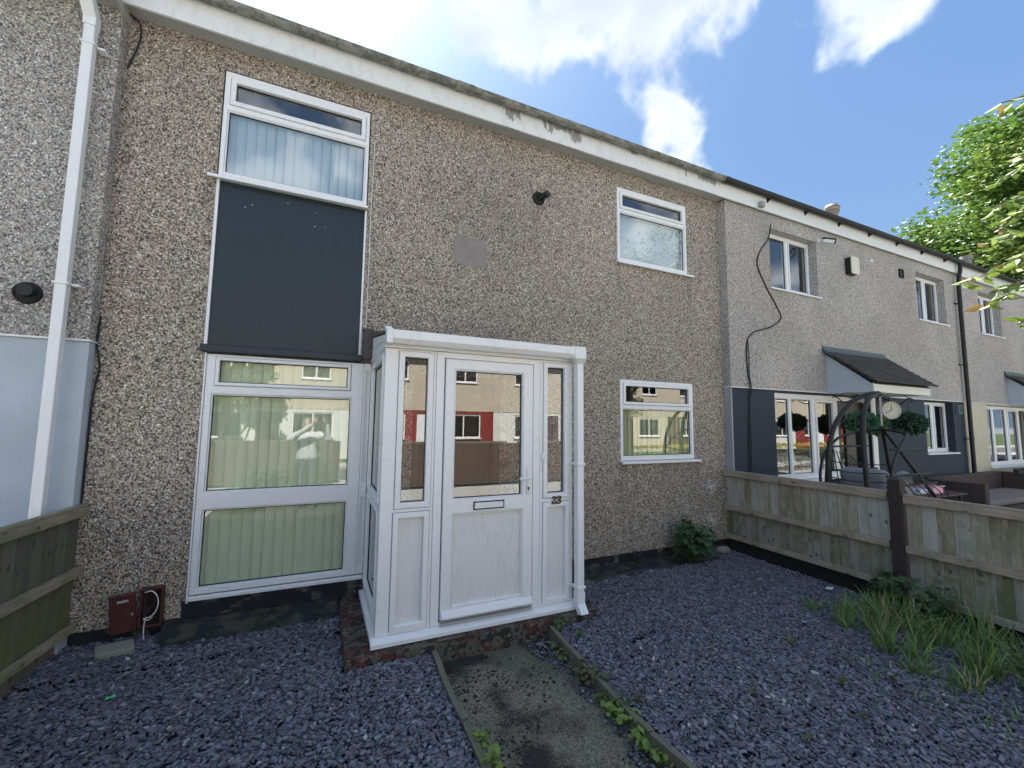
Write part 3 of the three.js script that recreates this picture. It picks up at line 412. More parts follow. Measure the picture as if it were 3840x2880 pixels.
{
  const z = 0.12;
  mesh('upper_wall', slab(6.425, 13.50, 2.325, 5.10, [[7.40, 8.60, 3.90, 4.87], [11.83, 12.98, 3.91, 4.88]], z, 0.24), M.dashPale, nb);
  mesh('ground_wall', slab(6.455, 13.44, 0.0, 2.31, [[7.385, 9.985, 0.93, 2.285], [9.04, 9.985, 0.14, 0.9295], [11.83, 12.98, 1.28, 2.295]], z - 0.015, 0.22), M.navy, nb);
  mesh('corner_return', metreUV(box(6.43, 6.4545, 0.2, 2.31, 0.001, z - 0.008)), M.greyReturn, nb);
  mesh('bell_bead', rbox(6.42, 13.50, 2.3105, 2.3245, 0.02, z + 0.014, 0.003, 1), M.upvcPlain, nb);
  mesh('boundary_strip', rbox(13.4405, 13.50, 0.0, 2.31, 0.0, z - 0.004, 0.003, 1), M.cream, nb);
  shell(nb, 6.44, 13.48, z - 0.03); roofOn(nb, 6.41, 13.48);
  mesh('fascia', rbox(6.3005, 13.50, 5.084, 5.31, 0.16, 0.182, 0.002, 1), std({ map: renderTex([0.76, 0.76, 0.74], 12, 0.08), roughness: 0.5 }), nb);
  mesh('soffit', metreUV(box(6.431, 13.50, 5.105, 5.117, z + 0.001, 0.1595)), M.soffit, nb);
  const gt = mesh('gutter', gutterGeo(6.3005, 13.50, 0.057, 5.322, 0.247), M.black, nb);
  mesh('gutter_union', gutterGeo(6.27, 6.34, 0.062, 5.323, 0.2465, 0.005), M.black, gt);
  for (let x = 7.3; x < 13.4; x += 0.93) mesh('gutter_bracket', [gutterGeo(x - 0.012, x + 0.012, 0.061, 5.322, 0.247, 0.004), extrX([[0.183, 5.30], [0.183, 5.22], [0.20, 5.235], [0.24, 5.262]], x - 0.012, x + 0.012)], M.black, gt);
  for (const [a, b] of [[7.41, 8.59], [11.84, 12.97]]) { const y0 = 3.92, y1 = 4.865, m = (a + b) / 2; win(nb, 'window', { x0: a, x1: b, y0, y1, z: 0.0, lights: [{ r: [a + 0.06, m - 0.035, y0 + 0.06, y1 - 0.06] }, { r: [m + 0.06, b - 0.075, y0 + 0.075, y1 - 0.075], sash: 0.032 }], sill: [a - 0.05, b + 0.06, 0.155] }); }
  { const y0 = 0.945, y1 = 2.28; win(nb, 'window', { x0: 7.39, x1: 9.03, y0, y1, z: 0.05, lights: [{ r: [7.455, 7.79, y0 + 0.09, y1 - 0.09] }, { r: [7.87, 8.36, y0 + 0.09, y1 - 0.09] }, { r: [8.50, 8.93, y0 + 0.12, y1 - 0.12], sash: 0.045 }], sill: [7.33, 9.035, 0.14] }); }
  { const y0 = 1.29, y1 = 2.285; win(nb, 'window', { x0: 11.84, x1: 12.97, y0, y1, z: -0.01, lights: [{ r: [11.90, 12.36, y0 + 0.06, y1 - 0.06] }, { r: [12.48, 12.89, y0 + 0.075, y1 - 0.075], sash: 0.032 }], sill: [11.78, 13.05, 0.14] }); }
  const d = mesh('front_door', frame(9.10, 9.92, 0.15, 2.20, [[9.22, 9.36, 0.35, 2.02], [9.64, 9.78, 0.35, 2.02]], -0.04, 0.01, 0.006), std({ color: RGB(0.02, 0.018, 0.018), roughness: 0.4 }), nb);
  for (const [a, b] of [[9.22, 9.36], [9.64, 9.78]]) mesh('pane', new THREE.PlaneGeometry(b - a, 1.67).translate((a + b) / 2, 1.185, -0.015), M.glass, d);
  mesh('door_frame', frame(9.045, 9.98, 0.145, 2.28, [[9.095, 9.925, 0.165, 2.205]], -0.05, 0.04, 0.006), M.upvc, d);
  mesh('door_handle', rbox(9.86, 9.885, 1.0, 1.2, 0.011, 0.05, 0.005, 2), M.steel, d);
  mesh('white_pilaster', rbox(9.93, 10.07, 0.1, 2.29, 0.106, 0.13, 0.004, 1), M.upvc, nb);
  canopy(nb, 8.70, 10.38, z + 0.001, 0.74, 3);
  const dp = mesh('downpipe', rod([13.44, 0.1, 0.19], [13.44, 4.86, 0.19], 0.036, 18), M.black, nb);
  mesh('swan_neck', tube([[13.44, 4.84, 0.19], [13.44, 4.95, 0.20], [13.42, 5.12, 0.24], [13.42, 5.28, 0.247]], 0.036, 16, 14), M.black, dp);
  for (const y of [4.42, 3.1, 1.55]) mesh('pipe_clip', [new THREE.CylinderGeometry(0.042, 0.042, 0.03, 18).translate(13.44, y, 0.19), rbox(13.33, 13.44, y - 0.012, y + 0.012, 0.12, 0.15, 0.003, 1)], M.black, dp);
  mesh('overflow_grille', [frame(11.19, 11.34, 4.66, 4.83, [[11.205, 11.325, 4.675, 4.815]], z, z + 0.025, 0.003), ...[0, 1, 2, 3].map((k) => box(11.206, 11.324, 4.685 + k * 0.035, 4.70 + k * 0.035, z + 0.002, z + 0.018))], M.blackMatt, nb);
  mesh('small_vent', frame(13.12, 13.25, 2.06, 2.24, [[13.14, 13.23, 2.08, 2.22]], z - 0.016, z + 0.03, 0.003), std({ color: RGB(0.20, 0.22, 0.24), roughness: 0.6 }), nb);
  const v = mesh('roof_vent', [new THREE.CylinderGeometry(0.10, 0.11, 0.62, 24).translate(10.5, 5.86, -0.6)], std({ color: RGB(0.30, 0.26, 0.22), roughness: 0.8 }), nb);
  mesh('vent_cowl', [new THREE.CylinderGeometry(0.145, 0.13, 0.05, 24).translate(10.5, 6.19, -0.6), new THREE.CylinderGeometry(0.10, 0.135, 0.06, 24).translate(10.5, 6.27, -0.6), new THREE.CylinderGeometry(0.12, 0.12, 0.02, 24).translate(10.5, 6.135, -0.6)], std({ color: RGB(0.34, 0.29, 0.24), roughness: 0.8 }), v);
}
const nb2 = thing('terraced_house', 'pale pebbledashed terraced house with cream ground floor beyond the black downpipe', 'house');
{
  const z = 0.12, X = 13.501;
  mesh('upper_wall', slab(X, 20.5, 2.325, 5.10, [[14.53, 15.65, 3.90, 4.86], [18.6, 19.7, 3.9, 4.86]], z, 0.24), M.dashPale, nb2);
  mesh('ground_wall', slab(X, 20.5, 0.0, 2.31, [[14.52, 16.95, 0.93, 2.29], [17.05, 17.9, 0.1, 2.2]], z - 0.015, 0.22), M.cream, nb2);
  mesh('bell_bead', rbox(X, 20.5, 2.3105, 2.3245, 0.02, z + 0.014, 0.003, 1), M.upvcPlain, nb2);
  shell(nb2, X + 0.02, 20.5, z - 0.03); roofOn(nb2, X, 20.5);
  mesh('fascia', rbox(X, 20.5, 5.05, 5.29, 0.16, 0.182, 0.002, 1), M.upvcPlain, nb2);
  mesh('soffit', metreUV(box(X, 20.5, 5.105, 5.117, z + 0.001, 0.1595)), M.soffit, nb2);
  mesh('gutter', gutterGeo(X, 20.5, 0.057, 5.31, 0.247), M.black, nb2);
  for (const [a, b] of [[14.54, 15.64], [18.6, 19.7]]) { const m = (a + b) / 2; win(nb2, 'window', { x0: a, x1: b, y0: 3.91, y1: 4.85, z: 0, lights: [{ r: [a + 0.06, m - 0.03, 3.97, 4.79] }, { r: [m + 0.06, b - 0.075, 3.985, 4.775], sash: 0.03 }], sill: [a - 0.05, b + 0.06, 0.155] }); }
  win(nb2, 'window', { x0: 14.53, x1: 16.94, y0: 0.94, y1: 2.28, z: 0.02, lights: [{ r: [14.60, 15.02, 1.03, 2.2] }, { r: [15.12, 15.72, 1.03, 2.2] }, { r: [15.86, 16.35, 1.05, 2.17], sash: 0.04 }, { r: [16.50, 16.88, 1.03, 2.2] }], sill: [14.48, 17.0, 0.14] });
  const d = mesh('front_door', rbox(17.06, 17.89, 0.11, 2.19, -0.06, -0.01, 0.005, 1), std({ color: RGB(0.03, 0.025, 0.022), roughness: 0.4 }), nb2);
  mesh('door_arch', new THREE.TorusGeometry(0.26, 0.025, 8, 24, Math.PI).translate(17.475, 1.62, -0.005), std({ color: RGB(0.06, 0.05, 0.045), roughness: 0.5 }), d);
  canopy(nb2, 15.64, 17.9, z + 0.001, 0.74, 8);
  mesh('roof_vent', [new THREE.CylinderGeometry(0.09, 0.10, 0.6, 20).translate(16.4, 5.9, -0.6), new THREE.CylinderGeometry(0.13, 0.11, 0.09, 20).translate(16.4, 6.22, -0.6)], std({ color: RGB(0.25, 0.23, 0.21), roughness: 0.8 }), nb2);
}
{
  const far = thing('terraced_house', 'plain pebbledashed terraced house at the far end of the row', 'house');
  mesh('wall', slab(20.501, 34, 0, 5.1, [[22.5, 23.7, 3.9, 4.86], [22.4, 24.4, 0.95, 2.28], [29, 30.2, 3.9, 4.86]], 0.12, 0.24), M.dashPale, far);
  shell(far, 20.52, 34, 0.09); roofOn(far, 20.501, 34);
  mesh('fascia', rbox(20.501, 34, 5.05, 5.29, 0.16, 0.182, 0.002, 1), M.upvcPlain, far); mesh('gutter', gutterGeo(20.501, 34, 0.057, 5.31, 0.247), M.black, far);
  for (const [a, b, c, e] of [[22.5, 23.7, 3.9, 4.86], [22.4, 24.4, 0.95, 2.28], [29, 30.2, 3.9, 4.86]]) win(far, 'window', { x0: a + 0.005, x1: b - 0.005, y0: c + 0.005, y1: e - 0.005, z: 0.02, lights: [{ r: [a + 0.07, (a + b) / 2 - 0.03, c + 0.07, e - 0.07] }, { r: [(a + b) / 2 + 0.03, b - 0.07, c + 0.07, e - 0.07] }] });
}
// things fixed to the neighbour's wall
{
  const s = new THREE.Shape(), w = 0.11, h = 0.15; s.moveTo(-w * 0.75, -h); s.lineTo(w * 0.75, -h); s.quadraticCurveTo(w, -h, w, -h * 0.6); s.lineTo(w, h * 0.6); s.quadraticCurveTo(w, h, w * 0.75, h); s.lineTo(-w * 0.75, h); s.quadraticCurveTo(-w, h, -w, h * 0.6); s.lineTo(-w, -h * 0.6); s.quadraticCurveTo(-w, -h, -w * 0.75, -h);
  const a = thing('alarm_box', 'cream fronted alarm box with black sides high on the pale pebbledash', 'alarm box', [9.52, 4.58, 0.121]);
  mesh('casing', new THREE.ExtrudeGeometry(s, { depth: 0.09, bevelEnabled: false }), M.black, a); mesh('cover', new THREE.ExtrudeGeometry(s, { depth: 0.012, bevelEnabled: true, bevelSize: 0.004, bevelThickness: 0.004, bevelSegments: 2 }).translate(0, 0, 0.0945), std({ color: RGB(0.72, 0.68, 0.52), roughness: 0.5 }), a);
  const c = thing('security_camera', 'white security camera on a bracket beside the upper window of the pale house', 'camera', [8.66, 4.90, 0.121]);
  mesh('bracket', [rbox(-0.03, 0.03, -0.03, 0.03, 0, 0.02, 0.004, 1), rod([0, 0, 0.02], [0.02, -0.02, 0.10], 0.012, 10)], M.upvcPlain, c);
  mesh('body', new RoundedBoxGeometry(0.07, 0.065, 0.17, 2, 0.02).rotateX(0.35).rotateY(0.6).translate(0.04, -0.06, 0.14), M.upvcPlain, c);
  mesh('lens', new THREE.CylinderGeometry(0.028, 0.028, 0.02, 18).rotateX(Math.PI / 2 + 0.35).rotateY(0.6).translate(0.09, -0.09, 0.21), M.black, c);
  mesh('hood', new RoundedBoxGeometry(0.085, 0.012, 0.19, 1, 0.005).rotateX(0.35).rotateY(0.6).translate(0.045, -0.02, 0.15), M.black, c);
  solo('sensor_box', rbox(7.08, 7.16, 5.098, 5.178, 0.183, 0.245, 0.006, 2), std({ color: RGB(0.30, 0.31, 0.32), roughness: 0.5 }), 'small grey box fixed on the fascia above the first pale house', 'box');
  solo('wall_bracket', [rbox(10.20, 10.26, 4.79, 4.85, 0.121, 0.15, 0.006, 1), rod([10.18, 4.80, 0.135], [10.02, 4.78, 0.135], 0.008, 8)], M.upvcPlain, 'small white bracket on the pebbledash beside the alarm box', 'bracket');
  const P = [[7.34, 4.88, 0.20], [7.37, 4.70, 0.135], [7.34, 4.64, 0.13], [7.16, 4.44, 0.13], [7.08, 4.24, 0.13], [7.24, 3.93, 0.13], [7.47, 3.645, 0.13], [7.585, 3.45, 0.13], [7.39, 3.30, 0.13], [6.90, 3.13, 0.13], [6.79, 3.0, 0.13], [6.775, 2.57, 0.13], [6.80, 2.30, 0.142], [6.80, 2.2, 0.115], [6.77, 1.6, 0.115], [6.75, 0.6, 0.115]];
  solo('cable', tube(P, 0.0085, 140, 6), M.blackMatt, 'loose black cable looping down the pale pebbledash below the upper window', 'cable');
  solo('cable', tube([[6.80, 3.02, 0.131], [6.815, 2.8, 0.131], [6.81, 2.5, 0.131], [6.83, 2.3, 0.145], [6.822, 2.15, 0.115], [6.81, 1.5, 0.115], [6.80, 0.6, 0.115]], 0.006, 70, 6), M.blackMatt, 'straight thin cable beside the loose black cable on the navy wall', 'cable');
}

// ---------- ground ----------
const lawnMap = tex(1024, 1024, (i, j) => { const a = fbm(i / 60, j / 60, 6, 0, 201), b = hash2(i, j, 202); return [0.055 + 0.05 * a * b + 0.03 * (a - 0.5), 0.085 + 0.08 * a * b, 0.025 + 0.02 * b]; }, [4, 4]);
{
  const g = new THREE.PlaneGeometry(400, 400).rotateX(-Math.PI / 2).translate(0, -0.09, 0);
  struct('ground', metreUV(g), std({ map: lawnMap, roughness: 1 }));
  const asph = std({ map: tex(512, 512, (i, j) => { const f = 0.8 + 0.4 * fbm(i / 20, j / 20, 4, 0, 211) + (hash2(i, j, 212) - 0.5) * 0.4; return [0.12 * f, 0.118 * f, 0.115 * f]; }, [1.5, 1.5]), roughness: 0.95 });
  struct('footpath', metreUV(box(-60, 80, -0.088, -0.03, 6.91, 9.2)), std({ map: renderTex([0.40, 0.385, 0.355], 15, 0.2), roughness: 0.9 }));  // concrete made pale so this unseen sunlit strip bounces light back
  struct('road', metreUV(box(-60, 80, -0.0895, -0.07, 9.4, 13.4)), asph);
  struct('footpath', metreUV(box(-60, 80, -0.088, -0.03, 13.6, 15.2)), std({ map: renderTex([0.40, 0.385, 0.355], 16, 0.2), roughness: 0.9 }));
  for (const z of [9.21, 13.41]) struct('kerb', metreUV(rbox(-60, 80, -0.088, 0.015, z, z + 0.18, 0.02, 2)), std({ map: renderTex([0.33, 0.32, 0.30], 17, 0.2), roughness: 0.9 }));
  // soil and membrane under the slate
  M.soil = std({ map: tex(512, 512, (i, j) => { const f = 0.6 + 0.8 * fbm(i / 14, j / 14, 5, 0, 221); return [0.022 * f, 0.020 * f, 0.021 * f]; }, [1, 1]), roughness: 1 });
  struct('gravel_bed', metreUV(box(-0.62, 1.93, -0.088, 0.062, -0.005, 5.9)), M.soil);
  struct('gravel_bed', metreUV(box(2.96, 6.32, -0.088, 0.062, -0.005, 5.9)), M.soil);
  M.bouncePaving = std({ map: renderTex([0.36, 0.35, 0.335], 18, 0.22), roughness: 0.9 });  // pale slabs added to bounce sunlight onto the shaded fronts
  for (const [a, b] of [[-0.9, 1.93], [2.965, 6.33]]) struct('paving', metreUV(box(a, b, -0.0885, 0.066, 5.901, 6.9)), M.bouncePaving);
  struct('patio', metreUV(box(6.33, 22, -0.0885, 0.05, 0.0, 6.3)), M.bouncePaving);
  struct('yard', metreUV(box(-7.4, -0.63, -0.0885, 0.05, 0.0, 6.3)), M.bouncePaving);
}
// path between the beds
{
  const S = 1024, mt = tex(S, S, (i, j) => {
    const u = i / S, v = j / S, big = fbm(u * 6, v * 6, 6, 6, 231), fine = hash2(i >> 1, j >> 1, 232), ag = fbm(i / 5, j / 5, 3, 0, 233);
    let c = mix3([0.066, 0.058, 0.044], [0.27, 0.238, 0.18], clamp(ag * 2.0 - 0.5 + (fine - 0.5) * 0.6));
    if (fine > 0.972) c = [0.42, 0.39, 0.33];
    c = mix3(c, [0.014, 0.014, 0.012], sstep(0.535, 0.63, big * 0.7 + ag * 0.32) * 0.92);
    return mix3(c, [0.045, 0.052, 0.026], sstep(0.56, 0.7, fbm(u * 4 + 3, v * 4, 5, 4, 236)) * 0.4);
  }, [1.7, 1.7]);
  const bm = tex(512, 512, (i, j) => fbm(i / 5, j / 5, 4, 0, 237), [0.85, 0.85], false);
  struct('path', metreUV(box(1.945, 2.96, -0.0875, 0.004, 1.0, 6.905)), std({ map: mt, bumpMap: bm, bumpScale: 0.010, roughness: 0.95 }));
}
// doorstep: concrete slab, once painted red
{
  const S = 1024, mt = tex(S, S, (i, j) => {
    const a = fbm(i / 70, j / 70, 6, 0, 241), b = fbm(i / 24, j / 24, 5, 0, 242), f = 0.8 + 0.4 * fbm(i / 6, j / 6, 3, 0, 243);
    let c = [0.115 * f, 0.10 * f, 0.078 * f]; c = mix3(c, [0.11 * f, 0.036 * f, 0.030 * f], sstep(0.545, 0.60, a)); c = mix3(c, [0.022, 0.021, 0.019], sstep(0.49, 0.60, b) * 0.95); return mix3(c, [0.26, 0.235, 0.17], sstep(0.66, 0.72, fbm(i / 36 + 9, j / 36, 5, 0, 244)) * 0.6); }, [1.3, 1.3]);
  const sl = new RoundedBoxGeometry(ST.x1 - ST.x0, 0.236, ST.z1 - 0.012, 3, 0.02).toNonIndexed(), p = sl.attributes.position;
  sl.translate((ST.x0 + ST.x1) / 2, ST.y - 0.118, ST.z1 / 2 + 0.002); for (let i = 0; i < p.count; i++) { const x = p.getX(i), y = p.getY(i), z = p.getZ(i), k = (fbm(x * 9, z * 9 + y * 12, 4, 0, 245) - 0.5); p.setXYZ(i, x + k * 0.012, y, z + k * 0.02); }
  solo('doorstep', metreUV(sl), std({ map: mt, bumpMap: grain, bumpScale: 0.008, roughness: 0.9 }), 'worn concrete doorstep with flaking red paint under the porch', 'doorstep');
}
// sloping mortar and old concrete along the foot of the wall
{
  const mt = tex(1024, 256, (i, j) => { const a = fbm(i / 60, j / 30, 6, 0, 251), f = 0.8 + 0.4 * fbm(i / 7, j / 7, 3, 0, 252); let c = [0.020 * f, 0.024 * f, 0.028 * f]; c = mix3(c, [0.068 * f, 0.062 * f, 0.044 * f], sstep(0.44, 0.62, a)); return mix3(c, [0.035, 0.045, 0.018], sstep(0.6, 0.7, fbm(i / 30 + 5, j / 20, 5, 0, 253)) * 0.8); }, [1.6, 0.5]);
  const mm = std({ map: mt, bumpMap: grain, bumpScale: 0.006, roughness: 0.95 });
  const rough = (g, s) => { const p = g.attributes.position; for (let i = 0; i < p.count; i++) { const x = p.getX(i), z = p.getZ(i); p.setY(i, p.getY(i) + (fbm(x * 7, z * 9, 4, 0, s) - 0.5) * 0.035); p.setZ(i, z + (fbm(x * 5, 3.3, 4, 0, s + 1) - 0.5) * (z > 0.1 ? 0.10 : 0)); } g.computeVertexNormals(); return g; };
  const strip = (x0, x1, pr, s) => { const n = 60, pos = [], uv = [], ix = [], m = pr.length; for (let i = 0; i <= n; i++) for (let k = 0; k < m; k++) { const x = lerp(x0, x1, i / n); pos.push(x, pr[k][1], pr[k][0]); uv.push(x, k * 0.09); } for (let i = 0; i < n; i++) for (let k = 0; k < m - 1; k++) { const a = i * m + k; ix.push(a, a + 1, a + m, a + 1, a + m + 1, a + m); } const g = new THREE.BufferGeometry(); g.setAttribute('position', new THREE.Float32BufferAttribute(pos, 3)); g.setAttribute('uv', new THREE.Float32BufferAttribute(uv, 2)); g.setIndex(ix); return rough(g, s); };
  solo('mortar_ledge', strip(0.10, 1.36, [[-0.02, 0.185], [0.06, 0.165], [0.14, 0.130], [0.21, 0.100], [0.27, 0.055], [0.28, 0.0]], 261), mm, 'sloping mossy mortar ledge under the tall lower window', 'ledge');
  solo('mortar_ledge', strip(3.45, 5.9, [[-0.02, 0.085], [0.06, 0.082], [0.16, 0.080], [0.24, 0.074], [0.30, 0.055], [0.31, 0.0]], 265), mm, 'flat dirty concrete ledge along the wall right of the porch', 'ledge');
  const fold = (pts, r) => { const g = tube(pts, r, 50, 10); const p = g.attributes.position; for (let i = 0; i < p.count; i++) { p.setY(i, 0.085 + (p.getY(i) - 0.085) * 0.6 + (fbm(p.getX(i) * 14, p.getZ(i) * 14, 3, 0, 271) - 0.5) * 0.02); } g.computeVertexNormals(); return g; };
  const mem = std({ color: RGB(0.028, 0.030, 0.034), roughness: 0.6 });
  solo('weed_membrane', fold([[0.06, 0.10, 0.30], [0.3, 0.105, 0.285], [0.55, 0.10, 0.31], [0.8, 0.095, 0.28], [1.0, 0.085, 0.27]], 0.024), mem, 'rolled edge of black weed sheet under the tall window', 'sheet');
  solo('weed_membrane', fold([[3.9, 0.085, 0.36], [4.3, 0.10, 0.33], [4.7, 0.105, 0.335], [5.05, 0.10, 0.33], [5.2, 0.085, 0.36]], 0.022), mem, 'rolled edge of black weed sheet along the wall right of the porch', 'sheet');
}

// ---------- timber ----------
function woodMap(seed, c0, c1, algae, h = 1024) {
  return tex(256, h, (i, j) => {
    const u = i / 256, v = j / h, w = fbm(u * 3, v * 5, 3, 0, seed) * 2.2, g = fbm(u * 34 + w * 3, v * 3.0, 4, 0, seed + 1), f = fbm(i / 2.2, j / 26, 3, 0, seed + 2), k = fbm(u * 2.2, v * 7, 4, 0, seed + 3);
    let c = mix3(c0, c1, clamp(g * 0.75 + f * 0.4 - 0.1)); let kn = 1e9;
    for (let q = 0; q < 4; q++) { const kx = hash2(q, seed, 1), ky = hash2(q, seed, 2), dx = (u - kx) * 0.11, dy = (v - ky) * 0.55; kn = Math.min(kn, Math.sqrt(dx * dx * 1.5 + dy * dy * 0.6)); }
    c = mix3(c, [c0[0] * 0.35, c0[1] * 0.32, c0[2] * 0.3], sstep(0.012, 0.006, kn) * 0.8);
    return mix3(c, [0.13, 0.145, 0.06], algae * sstep(0.42, 0.66, k * 0.75 + f * 0.25)); }, [0.22, 1.1]);
}
const grainBump = tex(256, 1024, (i, j) => fbm(i / 3, j / 60, 4, 0, 301), [0.22, 1.1], false);
const wood = (seed, c0, c1, a) => std({ map: woodMap(seed, c0, c1, a), bumpMap: grainBump, bumpScale: 0.003, roughness: 0.9 });
const plankR = [wood(311, [0.261, 0.219, 0.161], [0.570, 0.546, 0.422], 0.45), wood(317, [0.294, 0.264, 0.205], [0.570, 0.578, 0.499], 0.35), wood(323, [0.227, 0.189, 0.138], [0.534, 0.456, 0.332], 0.6), wood(329, [0.318, 0.279, 0.222], [0.570, 0.578, 0.533], 0.25)];
const plankL = [wood(331, [0.079, 0.070, 0.060], [0.186, 0.172, 0.150], 0.55), wood(337, [0.070, 0.059, 0.052], [0.158, 0.144, 0.125], 0.7), wood(341, [0.093, 0.083, 0.075], [0.209, 0.195, 0.180], 0.5)];
const plankMoss = [wood(347, [0.084, 0.081, 0.047], [0.168, 0.171, 0.094], 0.95), wood(349, [0.079, 0.076, 0.047], [0.178, 0.176, 0.103], 0.9)];
const railR = wood(353, [0.256, 0.205, 0.157], [0.534, 0.442, 0.350], 0.35), railL = wood(359, [0.213, 0.177, 0.132], [0.427, 0.372, 0.275], 0.6);
M.oldBoard = wood(367, [0.09, 0.08, 0.06], [0.21, 0.195, 0.15], 0.5);
const plankF = [wood(373, [0.045, 0.028, 0.022], [0.12, 0.072, 0.055], 0.1), wood(379, [0.05, 0.034, 0.027], [0.10, 0.065, 0.05], 0.1)];
const plankRL = [wood(383, [0.170, 0.170, 0.124], [0.389, 0.381, 0.292], 0.75), wood(389, [0.188, 0.181, 0.143], [0.424, 0.411, 0.337], 0.6), wood(397, [0.154, 0.152, 0.110], [0.342, 0.334, 0.246], 0.85)];
const boardGeos = {};
function boardGeo(w, h, v) { const k = w.toFixed(3) + h.toFixed(3) + v; return boardGeos[k] ??= metreUV(new RoundedBoxGeometry(0.014, h, w, 1, 0.003), 1, v * 0.237, v * 0.53); }
// a close-boarded panel: local z runs along the fence, x across it, rails on the side "face"
function fencePanel(name, label, at, turn, len, yb, yt, face, mats, lower, rail, group, mids = [0.45], bw = 0.098) {
  const g = thing(name, label, 'fence', at, group); g.rotation.y = turn; const R = rng(Math.round(len * 1000 + at[0] * 77 + at[2] * 31)), h = yt - yb, n = Math.round(len / bw), w = len / n;
  const ym = yb + h * mids[0];
  for (let i = 0; i < n; i++) {
    const vv = Math.floor(R() * 5);
    const m = mesh('board', boardGeo(w - 0.0035, lower ? yt - ym - 0.002 : h, vv), mats[Math.floor(R() * mats.length)], g); m.position.set((R() - 0.5) * 0.004 - face * 0.004, lower ? (yt + ym) / 2 : (yt + yb) / 2, (i + 0.5) * w); m.rotation.y = face * 0.05 + (R() - 0.5) * 0.02;
    if (lower) { const q = mesh('board', boardGeo(w - 0.0035, ym - yb - 0.002, vv), lower[Math.floor(R() * lower.length)], g); q.position.set(m.position.x, (yb + ym) / 2, (i + 0.5) * w); q.rotation.y = m.rotation.y; }
  }
  for (const [a, b, x] of [[yt - 0.062, yt + 0.004, 0.036], [ym - 0.03, ym + 0.034, 0.040], [yb - 0.015, yb + 0.045, 0.034]]) { const r = new RoundedBoxGeometry(x, b - a, len, 1, 0.004).translate(face * (0.013 + x / 2), (a + b) / 2, len / 2); const q = metreUV(r); const uv = q.attributes.uv; for (let i = 0; i < uv.count; i++) { const u = uv.getX(i), v = uv.getY(i); uv.setXY(i, v + a * 3, u); } mesh('rail', q, rail, g); }
  mesh('capping', metreUV(new RoundedBoxGeometry(0.05, 0.016, len, 1, 0.004).translate(face * 0.016, yt + 0.013, len / 2)), rail, g);
  return g;
}
